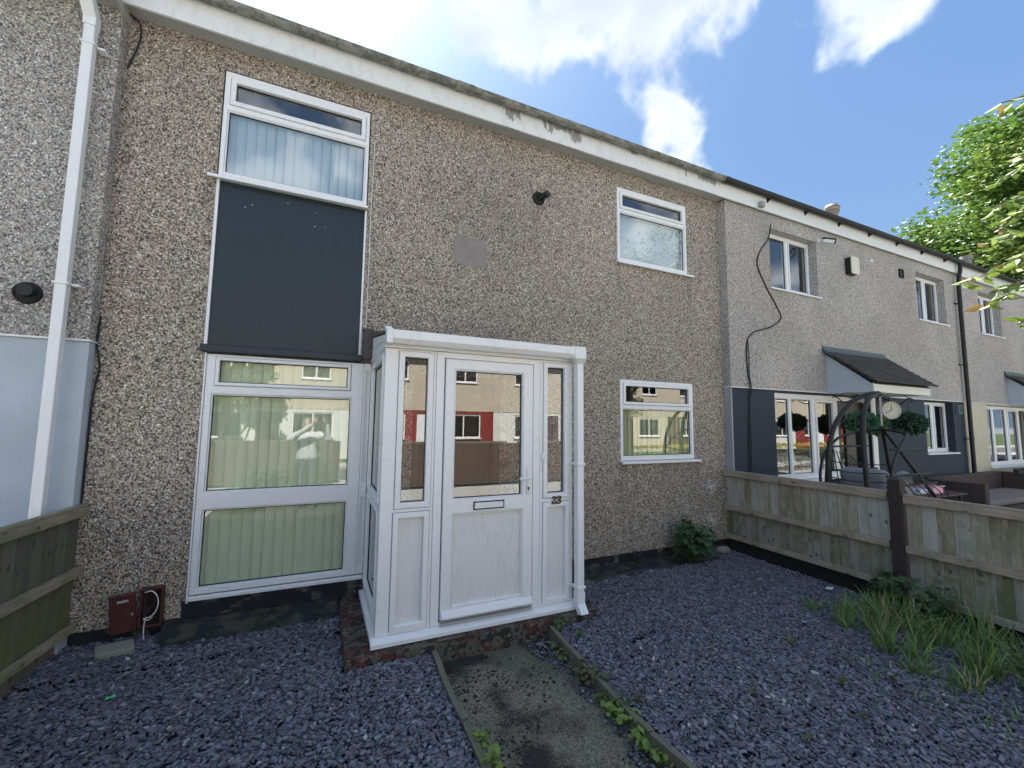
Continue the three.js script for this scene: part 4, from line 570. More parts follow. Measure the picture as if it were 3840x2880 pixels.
{
  const turnOf = (dx, dz) => Math.atan2(dx, dz);
  // right boundary
  fencePanel('garden_fence', 'weathered close boarded fence panel between the brown house and the dark post', [6.372, 0, 0.03], turnOf(-0.095, 1.92), 1.925, 0.245, 1.13, -1, plankR, plankRL, railR, null);
  fencePanel('garden_fence', 'weathered close boarded fence panel with tall grass growing against it', [6.262, 0, 2.085], turnOf(-0.05, 1), 1.9, 0.215, 1.118, -1, plankR, plankRL, railR, null, [0.46], 0.115);
  const post = thing('fence_post', 'dark brown painted square fence post between two weathered panels', 'post', [6.262, 0, 2.02]);
  const pmat = std({ map: tex(128, 512, (i, j) => { const f = 0.8 + 0.4 * fbm(i / 6, j / 50, 4, 0, 371); return [0.040 * f, 0.028 * f, 0.026 * f]; }, [0.2, 0.8]), roughness: 0.8 });
  mesh('shaft', metreUV(rbox(-0.05, 0.05, -0.05, 1.27, -0.05, 0.05, 0.006, 2)), pmat, post); mesh('cap', new THREE.CylinderGeometry(0.02, 0.07, 0.02, 4).rotateY(Math.PI / 4).translate(0, 1.279, 0), pmat, post);
  solo('gap_board', [metreUV(box(-0.008, 0.008, 0.02, 0.215, 0, 1.9))].map((g) => g.rotateY(turnOf(-0.095, 1.92)).translate(6.395, 0, 0.04)), std({ color: RGB(0.02, 0.018, 0.016), roughness: 1 }), 'added black strip for the dark gap under the fence between house and dark post', 'board');  // added strip, coloured black for the shaded gap below the panel
  solo('gap_board', [metreUV(box(-0.008, 0.008, 0.02, 0.19, 0, 1.8))].map((g) => g.rotateY(turnOf(-0.05, 1)).translate(6.27, 0, 2.1)), std({ color: RGB(0.02, 0.018, 0.016), roughness: 1 }), 'added black strip for the dark gap under the fence behind the tall grass', 'board');  // same added strip: the shade under the panel as black colour
  // left boundary
  fencePanel('garden_fence', 'mossy dark weathered fence panel against the pebbledash by the meter box', [-0.462, 0, 0.012], turnOf(-0.095, 1), 1.9, 0.235, 1.108, 1, plankL, plankMoss, railL, null, [0.47], 0.118);
  const lp = thing('fence_post', 'plain timber fence post at the end of the mossy panel', 'post', [-0.655, 0, 1.965]); mesh('shaft', metreUV(rbox(-0.05, 0.05, -0.05, 1.2, -0.05, 0.05, 0.006, 2)), railL, lp);
  fencePanel('garden_fence', 'weathered fence panel beyond the timber post along the left boundary', [-0.662, 0, 2.02], turnOf(-0.09, 1), 2.0, 0.2, 1.10, 1, plankL, plankMoss, railL, null, [0.47], 0.118);
  fencePanel('garden_fence', 'last weathered fence panel along the left boundary near the footpath', [-0.85, 0, 4.1], turnOf(-0.09, 1), 2.0, 0.2, 1.10, 1, plankL, plankMoss, railL, null, [0.47], 0.118);
  solo('gap_board', metreUV(rbox(-0.008, 0.008, 0.0, 0.22, 0, 1.9, 0.002, 1)).rotateY(turnOf(-0.09, 1)).translate(-0.492, 0, 0.01), M.oldBoard, 'dark old board low under the mossy fence panel', 'board');
  // front boundary, seen in the glass
  for (const [x, len, lb] of [[-2.9, 4.6, 'brown roadside fence panel left of the garden path'], [2.95, 4.0, 'brown roadside fence panel right of the garden path'], [7.0, 4.0, 'brown roadside fence panel opposite the navy fronted house']]) fencePanel('garden_fence', lb, [x, 0, 9.0], Math.PI / 2, len, 0.1, 1.15, -1, plankF, plankF, plankF[0], null);
  // edging boards of the path, each a little out of line
  const edge = (x0, z0, x1, z1, y, lab) => { const L = Math.hypot(x1 - x0, z1 - z0), g = new THREE.BoxGeometry(0.038, 0.15, L, 1, 2, 14), p = g.attributes.position; for (let i = 0; i < p.count; i++) { const z = p.getZ(i); p.setX(i, p.getX(i) + (fbm(z * 3 + x0 * 9, 1, 3, 0, 381) - 0.5) * 0.03); p.setY(i, p.getY(i) + (fbm(z * 5 + x0, 2, 3, 0, 383) - 0.5) * 0.022); } g.computeVertexNormals(); const q = metreUV(g), uv = q.attributes.uv; q.rotateY(turnOf(x1 - x0, z1 - z0)).translate((x0 + x1) / 2, y - 0.075, (z0 + z1) / 2); solo('edging_board', q, M.oldBoard, lab, 'edging', 'timber edging boards of the garden path'); };
  edge(1.968, 1.09, 1.962, 1.85, 0.105, 'short timber edging board from doorstep on the bare side of the path'); edge(1.958, 1.86, 1.925, 4.2, 0.10, 'long timber edging board on the bare side of the path');
  edge(2.955, 1.10, 2.895, 1.72, 0.110, 'timber edging board from doorstep on the weedy side of the path'); edge(2.898, 1.735, 2.868, 2.35, 0.105, 'middle timber edging board with weeds growing along it'); edge(2.872, 2.36, 2.84, 4.2, 0.11, 'long timber edging board on the weedy side of the path');
}

// ---------- slate chippings: far too many to count ----------
{
  const R = rng(401), geos = [];
  for (let v = 0; v < 5; v++) {
    const n = 5 + v % 3, top = [], pos = [];
    for (let k = 0; k < n; k++) { const a = (k + (R() - 0.5) * 0.7) / n * 2 * Math.PI; const r = 0.5 * (0.72 + R() * 0.4); top.push([Math.cos(a) * r, Math.sin(a) * r * (0.55 + 0.12 * v / 2)]); }
    const h = 0.10 + 0.03 * R(), P = (k, y, s) => [top[k][0] * s, y, top[k][1] * s];
    const tri = (a, b, c) => pos.push(...a, ...b, ...c);
    for (let k = 0; k < n; k++) { const q = (k + 1) % n; tri(P(q, -h, 1), P(k, -h, 1), P(k, h * 0.5, 1)); tri(P(q, -h, 1), P(k, h * 0.5, 1), P(q, h * 0.5, 1)); tri(P(q, h * 0.5, 1), P(k, h * 0.5, 1), P(k, h, 0.88)); tri(P(q, h * 0.5, 1), P(k, h, 0.88), P(q, h, 0.88)); if (k > 0 && k < n - 1) tri(P(0, h, 0.88), P(q, h, 0.88), P(k, h, 0.88)); }
    const g = new THREE.BufferGeometry(); g.setAttribute('position', new THREE.Float32BufferAttribute(pos, 3)); g.computeVertexNormals(); geos.push(g);
  }
  const inside = (x, z) => {
    if (x > ST.x0 - 0.005 && x < ST.x1 + 0.01 && z < ST.z1 + 0.005) return false;
    if (z > 1.75 + 0.46 * x + 0.35) return false;
    const e1 = 1.95 - 0.006 * z, e2 = 2.975 - 0.045 * z + 0.035;
    const right = x > e2, leftb = x < e1;
    if (!right && !leftb) return z > 1.1 && z < 3.4 && x > e2 - 0.12 - 0.14 * fbm(z * 4, 1, 3, 0, 409) ? 'path' : false;
    if (x > 6.30 - 0.05 * z || x < -0.50 - 0.09 * z) return false;
    if (leftb && x > 0.12 && z < 0.24 + 0.05 * fbm(x * 6, 2, 3, 0, 403)) return false;
    if (right && x < 5.9 && z < 0.30 + 0.08 * fbm(x * 6, 4, 3, 0, 405)) return false;
    if (right && Math.abs((x - 3.53) * 0.25 + (z - 1.51)) < 0.035 && Math.abs(x - 3.53) < 0.2) return 'thin';
    return true;
  };
  const mats = [[], [], [], [], []], cols = [[], [], [], [], []], m4 = new THREE.Matrix4(), q = new THREE.Quaternion(), e = new THREE.Euler();
  const N = 235000;
  for (let i = 0; i < N; i++) {
    const x = -0.75 + R() * 7.1, z = 0.0 + R() * 4.9, w = inside(x, z); const r1 = R(), r2 = R(), r3 = R(), r4 = R(), r5 = R(), r6 = R(), r7 = R();
    if (!w || (w === 'thin' && r1 < 0.8) || (w === 'path' && r1 < 0.72)) continue;
    const lay = r2, base = w === 'path' ? 0.012 : 0.066, mound = w === 'path' ? 0 : (fbm(x * 1.7, z * 1.7, 3, 0, 411) - 0.5) * 0.03 + (x < 1.4 && z < 0.5 ? 0.02 : 0);
    const s = (0.014 + 0.026 * Math.pow(r3, 2.0)) * (w === 'path' ? 0.8 : 1);
    e.set((r4 - 0.5) * 0.55, r5 * 6.283, (r6 - 0.5) * 0.55); q.setFromEuler(e);
    m4.compose(V(x, base + mound + lay * 0.026, z), q, V(s * (0.9 + r7 * 0.6), s * (0.8 + r1 * 0.7), s));
    const k = Math.floor(R() * 5); mats[k].push(m4.clone());
    let t = R(), f = 0.95 + R() * 1.25, c = t < 0.40 ? [0.084, 0.087, 0.112] : t < 0.64 ? [0.102, 0.086, 0.112] : t < 0.84 ? [0.058, 0.062, 0.074] : t < 0.97 ? [0.125, 0.130, 0.144] : [0.098, 0.080, 0.064]; if (R() > 0.9962) { c = [0.45, 0.44, 0.41]; f = 1; }
    cols[k].push([c[0] * f, c[1] * f, c[2] * f]);
  }
  const sm = std({ color: RGB(1, 1, 1), roughness: 0.62 }), cc = new THREE.Color();
  const all = new THREE.Group(); all.name = numbered('slate_chippings'); tag(all, 'blue grey slate chippings spread over the garden beds', 'gravel', null, 'stuff'); scene.add(all);
  geos.forEach((g, k) => { const im = new THREE.InstancedMesh(g, sm, mats[k].length); im.name = 'chippings'; im.userData.kind = 'stuff'; mats[k].forEach((m, i) => { im.setMatrixAt(i, m); im.setColorAt(i, cc.setRGB(...cols[k][i])); }); im.castShadow = im.receiveShadow = true; all.add(im); });
}

// ---------- small things on the ground and at the wall ----------
{
  const mb = thing('meter_box', 'dark red meter box at the foot of the pebbledash with its lid hanging open', 'meter box', [0, 0, 0]);
  const red = std({ map: tex(256, 256, (i, j) => { const f = 0.75 + 0.5 * fbm(i / 16, j / 30, 5, 0, 421); const c = [0.085 * f, 0.024 * f, 0.020 * f]; return hash2(i >> 1, j >> 1, 422) > 0.994 ? [0.25, 0.2, 0.18] : c; }, [0.3, 0.3]), roughness: 0.55 });
  const lid = mesh('lid', metreUV(rbox(-0.075, 0.075, -0.145, 0.145, -0.012, 0.012, 0.006, 2)), red, mb); lid.position.set(-0.14, 0.315, 0.075); lid.rotation.set(0.10, 0.12, 0.05);
  mesh('lid_rim', frame(-0.068, 0.068, -0.138, 0.138, [[-0.058, 0.058, -0.128, 0.128]], 0.0125, 0.019, 0.003), red, lid);
  mesh('lid_label', rbox(-0.03, 0.035, 0.085, 0.103, 0.0128, 0.0165, 0.002, 1), std({ color: RGB(0.45, 0.42, 0.38), roughness: 0.6 }), lid);
  mesh('lid_catch', rbox(0.05, 0.062, -0.02, 0.0, 0.0195, 0.026, 0.002, 1), std({ color: RGB(0.4, 0.36, 0.3), roughness: 0.6 }), lid);
  const dk = std({ map: tex(128, 128, (i, j) => { const f = fbm(i / 12, j / 12, 5, 0, 424); return mix3([0.012, 0.009, 0.008], [0.05, 0.03, 0.024], sstep(0.4, 0.7, f)); }, [0.2, 0.2]), roughness: 0.9 });
  mesh('box_rim', metreUV(frame(-0.055, 0.090, 0.175, 0.468, [[-0.040, 0.076, 0.195, 0.452]], 0.001, 0.055, 0.004)), red, mb);
  mesh('box_back', metreUV(box(-0.0402, 0.0762, 0.1952, 0.4518, 0.0012, 0.006)), dk, mb);
  mesh('meter_pipe', [tube([[-0.02, 0.21, 0.03], [-0.015, 0.29, 0.035], [0.02, 0.33, 0.03], [0.03, 0.43, 0.03]], 0.011, 24, 8), new THREE.CylinderGeometry(0.022, 0.022, 0.03, 14).rotateX(Math.PI / 2).translate(-0.012, 0.30, 0.03)], dk, mb);
  mesh('meter_cable', [tube([[-0.025, 0.44, 0.05], [0.02, 0.448, 0.062], [0.06, 0.40, 0.07], [0.062, 0.32, 0.07], [0.03, 0.265, 0.068], [-0.02, 0.25, 0.062]], 0.0042, 40, 6), tube([[-0.02, 0.25, 0.062], [0.01, 0.235, 0.06], [0.035, 0.255, 0.058]], 0.0036, 16, 6), tube([[-0.01, 0.24, 0.06], [-0.012, 0.17, 0.062], [-0.006, 0.10, 0.066]], 0.004, 12, 6)], M.upvcPlain, mb);
  const sl = new RoundedBoxGeometry(0.22, 0.045, 0.17, 2, 0.012), p = sl.attributes.position; for (let i = 0; i < p.count; i++) { const x = p.getX(i), z = p.getZ(i); p.setX(i, x + z * 0.35); p.setY(i, p.getY(i) + (fbm(x * 20, z * 20, 3, 0, 431) - 0.5) * 0.01); } sl.computeVertexNormals();
  solo('paving_offcut', metreUV(sl.rotateZ(0.06).translate(-0.13, 0.115, 0.20)), std({ map: renderTex([0.27, 0.275, 0.225], 25, 0.2), bumpMap: grain, bumpScale: 0.004, roughness: 0.9 }), 'pale flat piece of paving lying below the meter box', 'stone');
  const rk = (x, y, z, s, seed, sc) => { const g = mergeVertices(new THREE.IcosahedronGeometry(s, 3).deleteAttribute('uv').deleteAttribute('normal')), q = g.attributes.position; for (let i = 0; i < q.count; i++) { const k = 0.75 + 0.5 * fbm(q.getX(i) / s * 1.3 + seed, q.getY(i) / s * 1.3 + q.getZ(i) / s, 4, 0, seed); q.setXYZ(i, q.getX(i) * k * sc[0], q.getY(i) * k * sc[1], q.getZ(i) * k * sc[2]); } g.computeVertexNormals(); return metreUV(g.translate(x, y, z)); };
  solo('stone', rk(6.10, 0.115, 0.17, 0.10, 7, [1.2, 0.55, 0.8]), std({ map: renderTex([0.26, 0.235, 0.225], 26, 0.25), bumpMap: grain, bumpScale: 0.006, roughness: 0.95 }), 'grey brown stone lying in the corner by the fence', 'stone');
  // litter
  const crumple = (s, seed) => { const g = new THREE.PlaneGeometry(s * 1.7, s, 10, 6).rotateX(-Math.PI / 2), q = g.attributes.position; for (let i = 0; i < q.count; i++) q.setY(i, q.getY(i) + fbm(q.getX(i) / s * 4, q.getZ(i) / s * 4, 3, 0, seed) * s * 0.8); g.computeVertexNormals(); return g; };
  solo('sweet_wrapper', crumple(0.026, 3).rotateY(0.5).translate(0.08, 0.108, 0.87), std({ color: RGB(0.10, 0.62, 0.22), roughness: 0.35, side: THREE.DoubleSide }), 'small crumpled bright green wrapper on the slate', 'litter');
  solo('paper_scrap', crumple(0.05, 9).rotateY(0.2).translate(5.99, 0.10, 1.52), std({ color: RGB(0.72, 0.73, 0.72), roughness: 0.6, side: THREE.DoubleSide }), 'crumpled white scrap on the slate below the fence', 'litter');
  const tw = std({ color: RGB(0.34, 0.30, 0.22), roughness: 0.9 }), R = rng(437);
  for (const [x, z, l, a] of [[0.02, 0.62, 0.13, 0.7], [0.55, 0.95, 0.09, 0.5], [1.55, 1.30, 0.09, -0.4], [3.85, 1.85, 0.16, 0.1], [4.9, 1.75, 0.12, -0.6], [0.35, 0.55, 0.1, 0.6]]) solo('dry_stalk', tube([[x, 0.102, z], [x + Math.cos(a) * l * 0.5, 0.112, z - Math.sin(a) * l * 0.5 + 0.01], [x + Math.cos(a) * l, 0.106, z - Math.sin(a) * l]], 0.0024, 8, 5), tw, 'short dry stalk lying on the slate', 'stalk', 'dry stalks on the slate');
}

// ---------- weeds, seedling, grass ----------
function leafShape(pts) { const s = new THREE.Shape(); pts.forEach(([x, y], i) => i ? s.lineTo(x, y) : s.moveTo(x, y)); s.closePath(); return s; }
function lobed(n, depth) { const pts = []; for (let i = 0; i < n * 6; i++) { const a = -Math.PI / 2 + (i / (n * 6)) * 2 * Math.PI; const r = 0.5 * (1 - depth + depth * Math.abs(Math.cos((a + Math.PI / 2) * n / 2))) * (0.85 + 0.2 * Math.abs(Math.sin(a * 11))); pts.push([Math.cos(a) * r, 0.5 + Math.sin(a) * r]); } return leafShape(pts); }
function flatLeaf(shape, cup = 0.18) { const g = new THREE.ShapeGeometry(shape, 4), p = g.attributes.position; for (let i = 0; i < p.count; i++) { const x = p.getX(i), y = p.getY(i); p.setZ(i, Math.abs(x) * cup - y * y * cup); } g.computeVertexNormals(); return g.toNonIndexed(); }
const leafMat = (r, g, b, t = 0.35, side = THREE.DoubleSide) => phys({ color: RGB(r, g, b), roughness: 0.75, transmission: t, thickness: 0, side });
const roundLeaf = flatLeaf(lobed(5, 0.25)), mapleLeaf = flatLeaf(lobed(5, 0.55), 0.25);
function placeLeaf(base, x, y, z, s, yaw, pitch, rollv = 0) { return base.clone().applyMatrix4(new THREE.Matrix4().compose(V(x, y, z), new THREE.Quaternion().setFromEuler(new THREE.Euler(pitch, yaw, rollv, 'YXZ')), V(s, s, s))); }
function weed(name, label, x, y, z, n, spread, h, ls, base, mat, seed, group, lean = [0, 0]) {
  const R = rng(seed), g = thing(name, label, 'plant', [x, y, z], group), stems = [], LG = [];
  for (let i = 0; i < n; i++) { const a = R() * 6.283, r = spread * Math.sqrt(R()), hh = h * (0.35 + 0.65 * R()), px = Math.cos(a) * r + lean[0] * hh, pz = Math.sin(a) * r + lean[1] * hh; stems.push(tube([[px * 0.15, 0, pz * 0.15], [px * 0.5, hh * 0.7, pz * 0.5], [px, hh, pz]], 0.0022, 5, 4)); const s = ls * (0.6 + 0.7 * R()); LG.push([px, hh, pz, s, Math.atan2(px, pz) + (R() - 0.5) * 1.6, -0.35 - R() * 1.15, (R() - 0.5) * 0.9]); }
  mesh('stems', stems, mat, g);
  for (const l of LG) { const m = mesh('leaf', base, mat, g); m.position.set(l[0], l[1], l[2]); m.rotation.order = 'YXZ'; m.rotation.set(l[5], l[4], l[6]); m.scale.setScalar(l[3]); }
  return g;
}
{
  const lime = leafMat(0.20, 0.30, 0.05), mid = leafMat(0.10, 0.17, 0.035), dull = leafMat(0.11, 0.115, 0.04), deep = leafMat(0.05, 0.12, 0.03, 0.3);
  const G = 'weeds along the path edging';
  const spots = [[3.02, 1.14, 11, 0.06, 0.09, 0.05, mid], [2.90, 1.30, 12, 0.07, 0.08, 0.05, mid], [2.87, 1.42, 10, 0.06, 0.07, 0.045, mid], [2.86, 1.60, 9, 0.05, 0.06, 0.04, mid], [2.86, 1.72, 14, 0.08, 0.12, 0.055, dull], [2.90, 1.80, 14, 0.09, 0.14, 0.06, dull], [2.84, 1.93, 9, 0.05, 0.07, 0.045, mid], [2.85, 2.08, 18, 0.09, 0.11, 0.065, lime], [2.86, 2.17, 14, 0.08, 0.10, 0.065, lime], [2.83, 2.33, 11, 0.07, 0.09, 0.07, lime], [2.83, 2.45, 9, 0.06, 0.08, 0.055, lime], [2.84, 2.56, 9, 0.06, 0.06, 0.05, lime], [2.98, 2.12, 4, 0.05, 0.08, 0.04, dull], [3.1, 1.30, 6, 0.06, 0.05, 0.04, mid], [1.99, 2.02, 10, 0.05, 0.14, 0.045, lime], [2.0, 2.2, 12, 0.06, 0.17, 0.05, lime]];
  spots.map((q) => [q[0], q[1], Math.round(q[2] * 1.9), q[3] * 1.1, q[4], q[5] * 0.66, q[6]]).forEach(([x, z, n, sp, h, ls, m], i) => weed('weed', i > 13 ? 'small upright green weed on the bare side of the path' : m === lime ? 'bright lime green weed with round leaves beside the edging board' : m === dull ? 'dull brownish weed growing over the edging board' : 'small green weed near the doorstep end of the edging board', x, x > 2.95 ? 0.08 : 0.0, z, n, sp, h, ls, roundLeaf, m, 500 + i, G + (i > 13 ? ' on the bare side' : m === lime ? ', lime green' : m === dull ? ', dull' : ', near the doorstep')));
  weed('sycamore_seedling', 'bushy dark green seedling with lobed leaves growing at the foot of the wall', 5.42, 0.07, 0.30, 190, 0.25, 0.44, 0.098, mapleLeaf, deep, 541, null);
  weed('sycamore_shoot', 'thin upright reddish shoot rising from the dark green seedling', 5.36, 0.30, 0.24, 9, 0.05, 0.32, 0.09, mapleLeaf, leafMat(0.06, 0.06, 0.03), 543, null);
  weed('nettle', 'leafy dark green weed at the foot of the dark fence post', 6.08, 0.08, 2.0, 46, 0.17, 0.30, 0.085, mapleLeaf, leafMat(0.05, 0.12, 0.03), 547, null);
  weed('nettle', 'leafy dark green weed in the tall grass against the fence', 6.02, 0.08, 2.32, 46, 0.20, 0.32, 0.08, mapleLeaf, leafMat(0.055, 0.12, 0.03), 549, null);
  for (const [x, z, s] of [[4.55, 2.05, 0.05], [4.35, 2.5, 0.055], [4.1, 2.75, 0.04], [3.7, 2.35, 0.045], [4.7, 2.62, 0.05], [3.62, 2.72, 0.05]]) weed('sprout', 'tiny green sprout in the slate chippings', x, 0.08, z, 4, 0.025, 0.035, s * 0.8, roundLeaf, dull, Math.round(x * 100), 'tiny sprouts in the slate');
  // dead brown stalks against the wall
  weed('dead_weed', 'dead brown weed standing against the plinth', 4.72, 0.08, 0.10, 16, 0.10, 0.20, 0.03, roundLeaf, leafMat(0.05, 0.035, 0.02, 0.1), 553, null);
  // grass blades
  const R = rng(561), bl = []; for (let v = 0; v < 4; v++) { const n = 6, pos = [], ix = [], bend = 0.16 + 0.25 * v; for (let i = 0; i <= n; i++) { const t = i / n, w = 0.0062 * (1 - Math.pow(t, 1.8)) + 0.0005, y = Math.sin(t * bend * 1.5) / (bend * 1.5), z = (1 - Math.cos(t * bend * 1.5)) / (bend * 1.5); pos.push(-w, y, z, w, y, z); } for (let i = 0; i < n; i++) { const a = i * 2; ix.push(a, a + 1, a + 2, a + 1, a + 3, a + 2); } const g = new THREE.BufferGeometry(); g.setAttribute('position', new THREE.Float32BufferAttribute(pos, 3)); g.setIndex(ix); g.computeVertexNormals(); bl.push(g); }
  const gm = phys({ color: RGB(1, 1, 1), roughness: 0.6, transmission: 0.35, thickness: 0, side: THREE.DoubleSide }), grp = new THREE.Group(); grp.name = 'long_grass'; tag(grp, 'long unkempt grass growing in the slate along the right fence', 'grass', null, 'stuff'); scene.add(grp);
  const lists = [[], [], [], []], cl = [[], [], [], []], add = (x, z, l, lx, lz) => { const v = Math.floor(R() * 4), e = new THREE.Euler((R() - 0.5) * 0.5 + lz, R() * 6.283, (R() - 0.5) * 0.5 + lx, 'XZY'); lists[v].push(new THREE.Matrix4().compose(V(x, 0.07, z), new THREE.Quaternion().setFromEuler(e), V(0.55 + R() * 0.5, l, l))); const f = 0.6 + 0.8 * R(), y = R(); cl[v].push(y < 0.65 ? [0.145 * f, 0.275 * f, 0.065 * f] : y < 0.84 ? [0.24 * f, 0.34 * f, 0.08 * f] : [0.36 * f, 0.30 * f, 0.16 * f]); };
  for (let i = 0; i < 118; i++) { const t = R(); const x = lerp(5.0, 6.05, Math.sqrt(R())) , z = lerp(1.95, 3.9, t); if (x < 5.15 + Math.max(0, 2.5 - z) * 0.75 + 0.25 * R() || x > 6.12) continue; const n = 14 + R() * 24, l = 0.12 + 0.22 * R(); for (let k = 0; k < n; k++) { const a = R() * 6.283, r = 0.05 * R(); add(x + Math.cos(a) * r, z + Math.sin(a) * r, l * (0.3 + 1.0 * R()), -Math.cos(a) * 0.25, Math.sin(a) * 0.25); } }
  for (const [x, z, l] of [[5.42, 1.95, 0.26], [5.30, 2.05, 0.20], [5.60, 1.90, 0.22], [5.28, 2.28, 0.26], [5.15, 2.38, 0.24], [5.22, 2.52, 0.2], [5.45, 2.15, 0.3], [5.0, 2.62, 0.16], [5.62, 2.2, 0.3], [5.05, 2.85, 0.2], [5.4, 1.72, 0.12], [5.75, 2.05, 0.28]]) for (let k = 0; k < 42; k++) { const a = R() * 6.283, r = 0.07 * R(); add(x + Math.cos(a) * r, z + Math.sin(a) * r, l * (0.55 + 0.6 * R()), -Math.cos(a) * 0.3, Math.sin(a) * 0.3); }
  for (let k = 0; k < 260; k++) add(4.6 + R() * 1.2, 2.2 + R() * 1.4, 0.05 + 0.06 * R(), 0, 0);
  const cc = new THREE.Color(); bl.forEach((g, v) => { const im = new THREE.InstancedMesh(g, gm, lists[v].length); im.name = 'blades'; im.userData.kind = 'stuff'; lists[v].forEach((m, i) => { im.setMatrixAt(i, m); im.setColorAt(i, cc.setRGB(...cl[v][i])); }); im.castShadow = im.receiveShadow = true; grp.add(im); });
}

{
  const R = rng(591), g = mergeVertices(new THREE.IcosahedronGeometry(1, 1).deleteAttribute('uv').deleteAttribute('normal')), p = g.attributes.position; for (let i = 0; i < p.count; i++) { const k = 0.7 + 0.6 * R(); p.setXYZ(i, p.getX(i) * k, p.getY(i) * k * 0.6, p.getZ(i) * k); } g.computeVertexNormals();
  const L = []; for (let i = 0; i < 2600; i++) { const x = 1.99 + R() * 0.86, z = 1.11 + R() * 2.2, d = fbm(x * 3.2, z * 3.2, 4, 0, 593), near = z < 1.5 ? 0.05 : 0; if (d + near < 0.50 + R() * 0.12) continue; const s = 0.003 + 0.009 * R() * R(); L.push(new THREE.Matrix4().compose(V(x, 0.005, z), new THREE.Quaternion().setFromEuler(new THREE.Euler(0, R() * 6, 0)), V(s * (0.8 + R()), s * 0.8, s))); }
  const im = new THREE.InstancedMesh(g, std({ color: RGB(0.022, 0.021, 0.016), roughness: 1 }), L.length); L.forEach((m, i) => im.setMatrixAt(i, m)); im.name = 'moss_debris'; im.castShadow = im.receiveShadow = true; tag(im, 'dark moss crumbs scattered over the concrete path', 'moss', null, 'stuff'); scene.add(im);
}

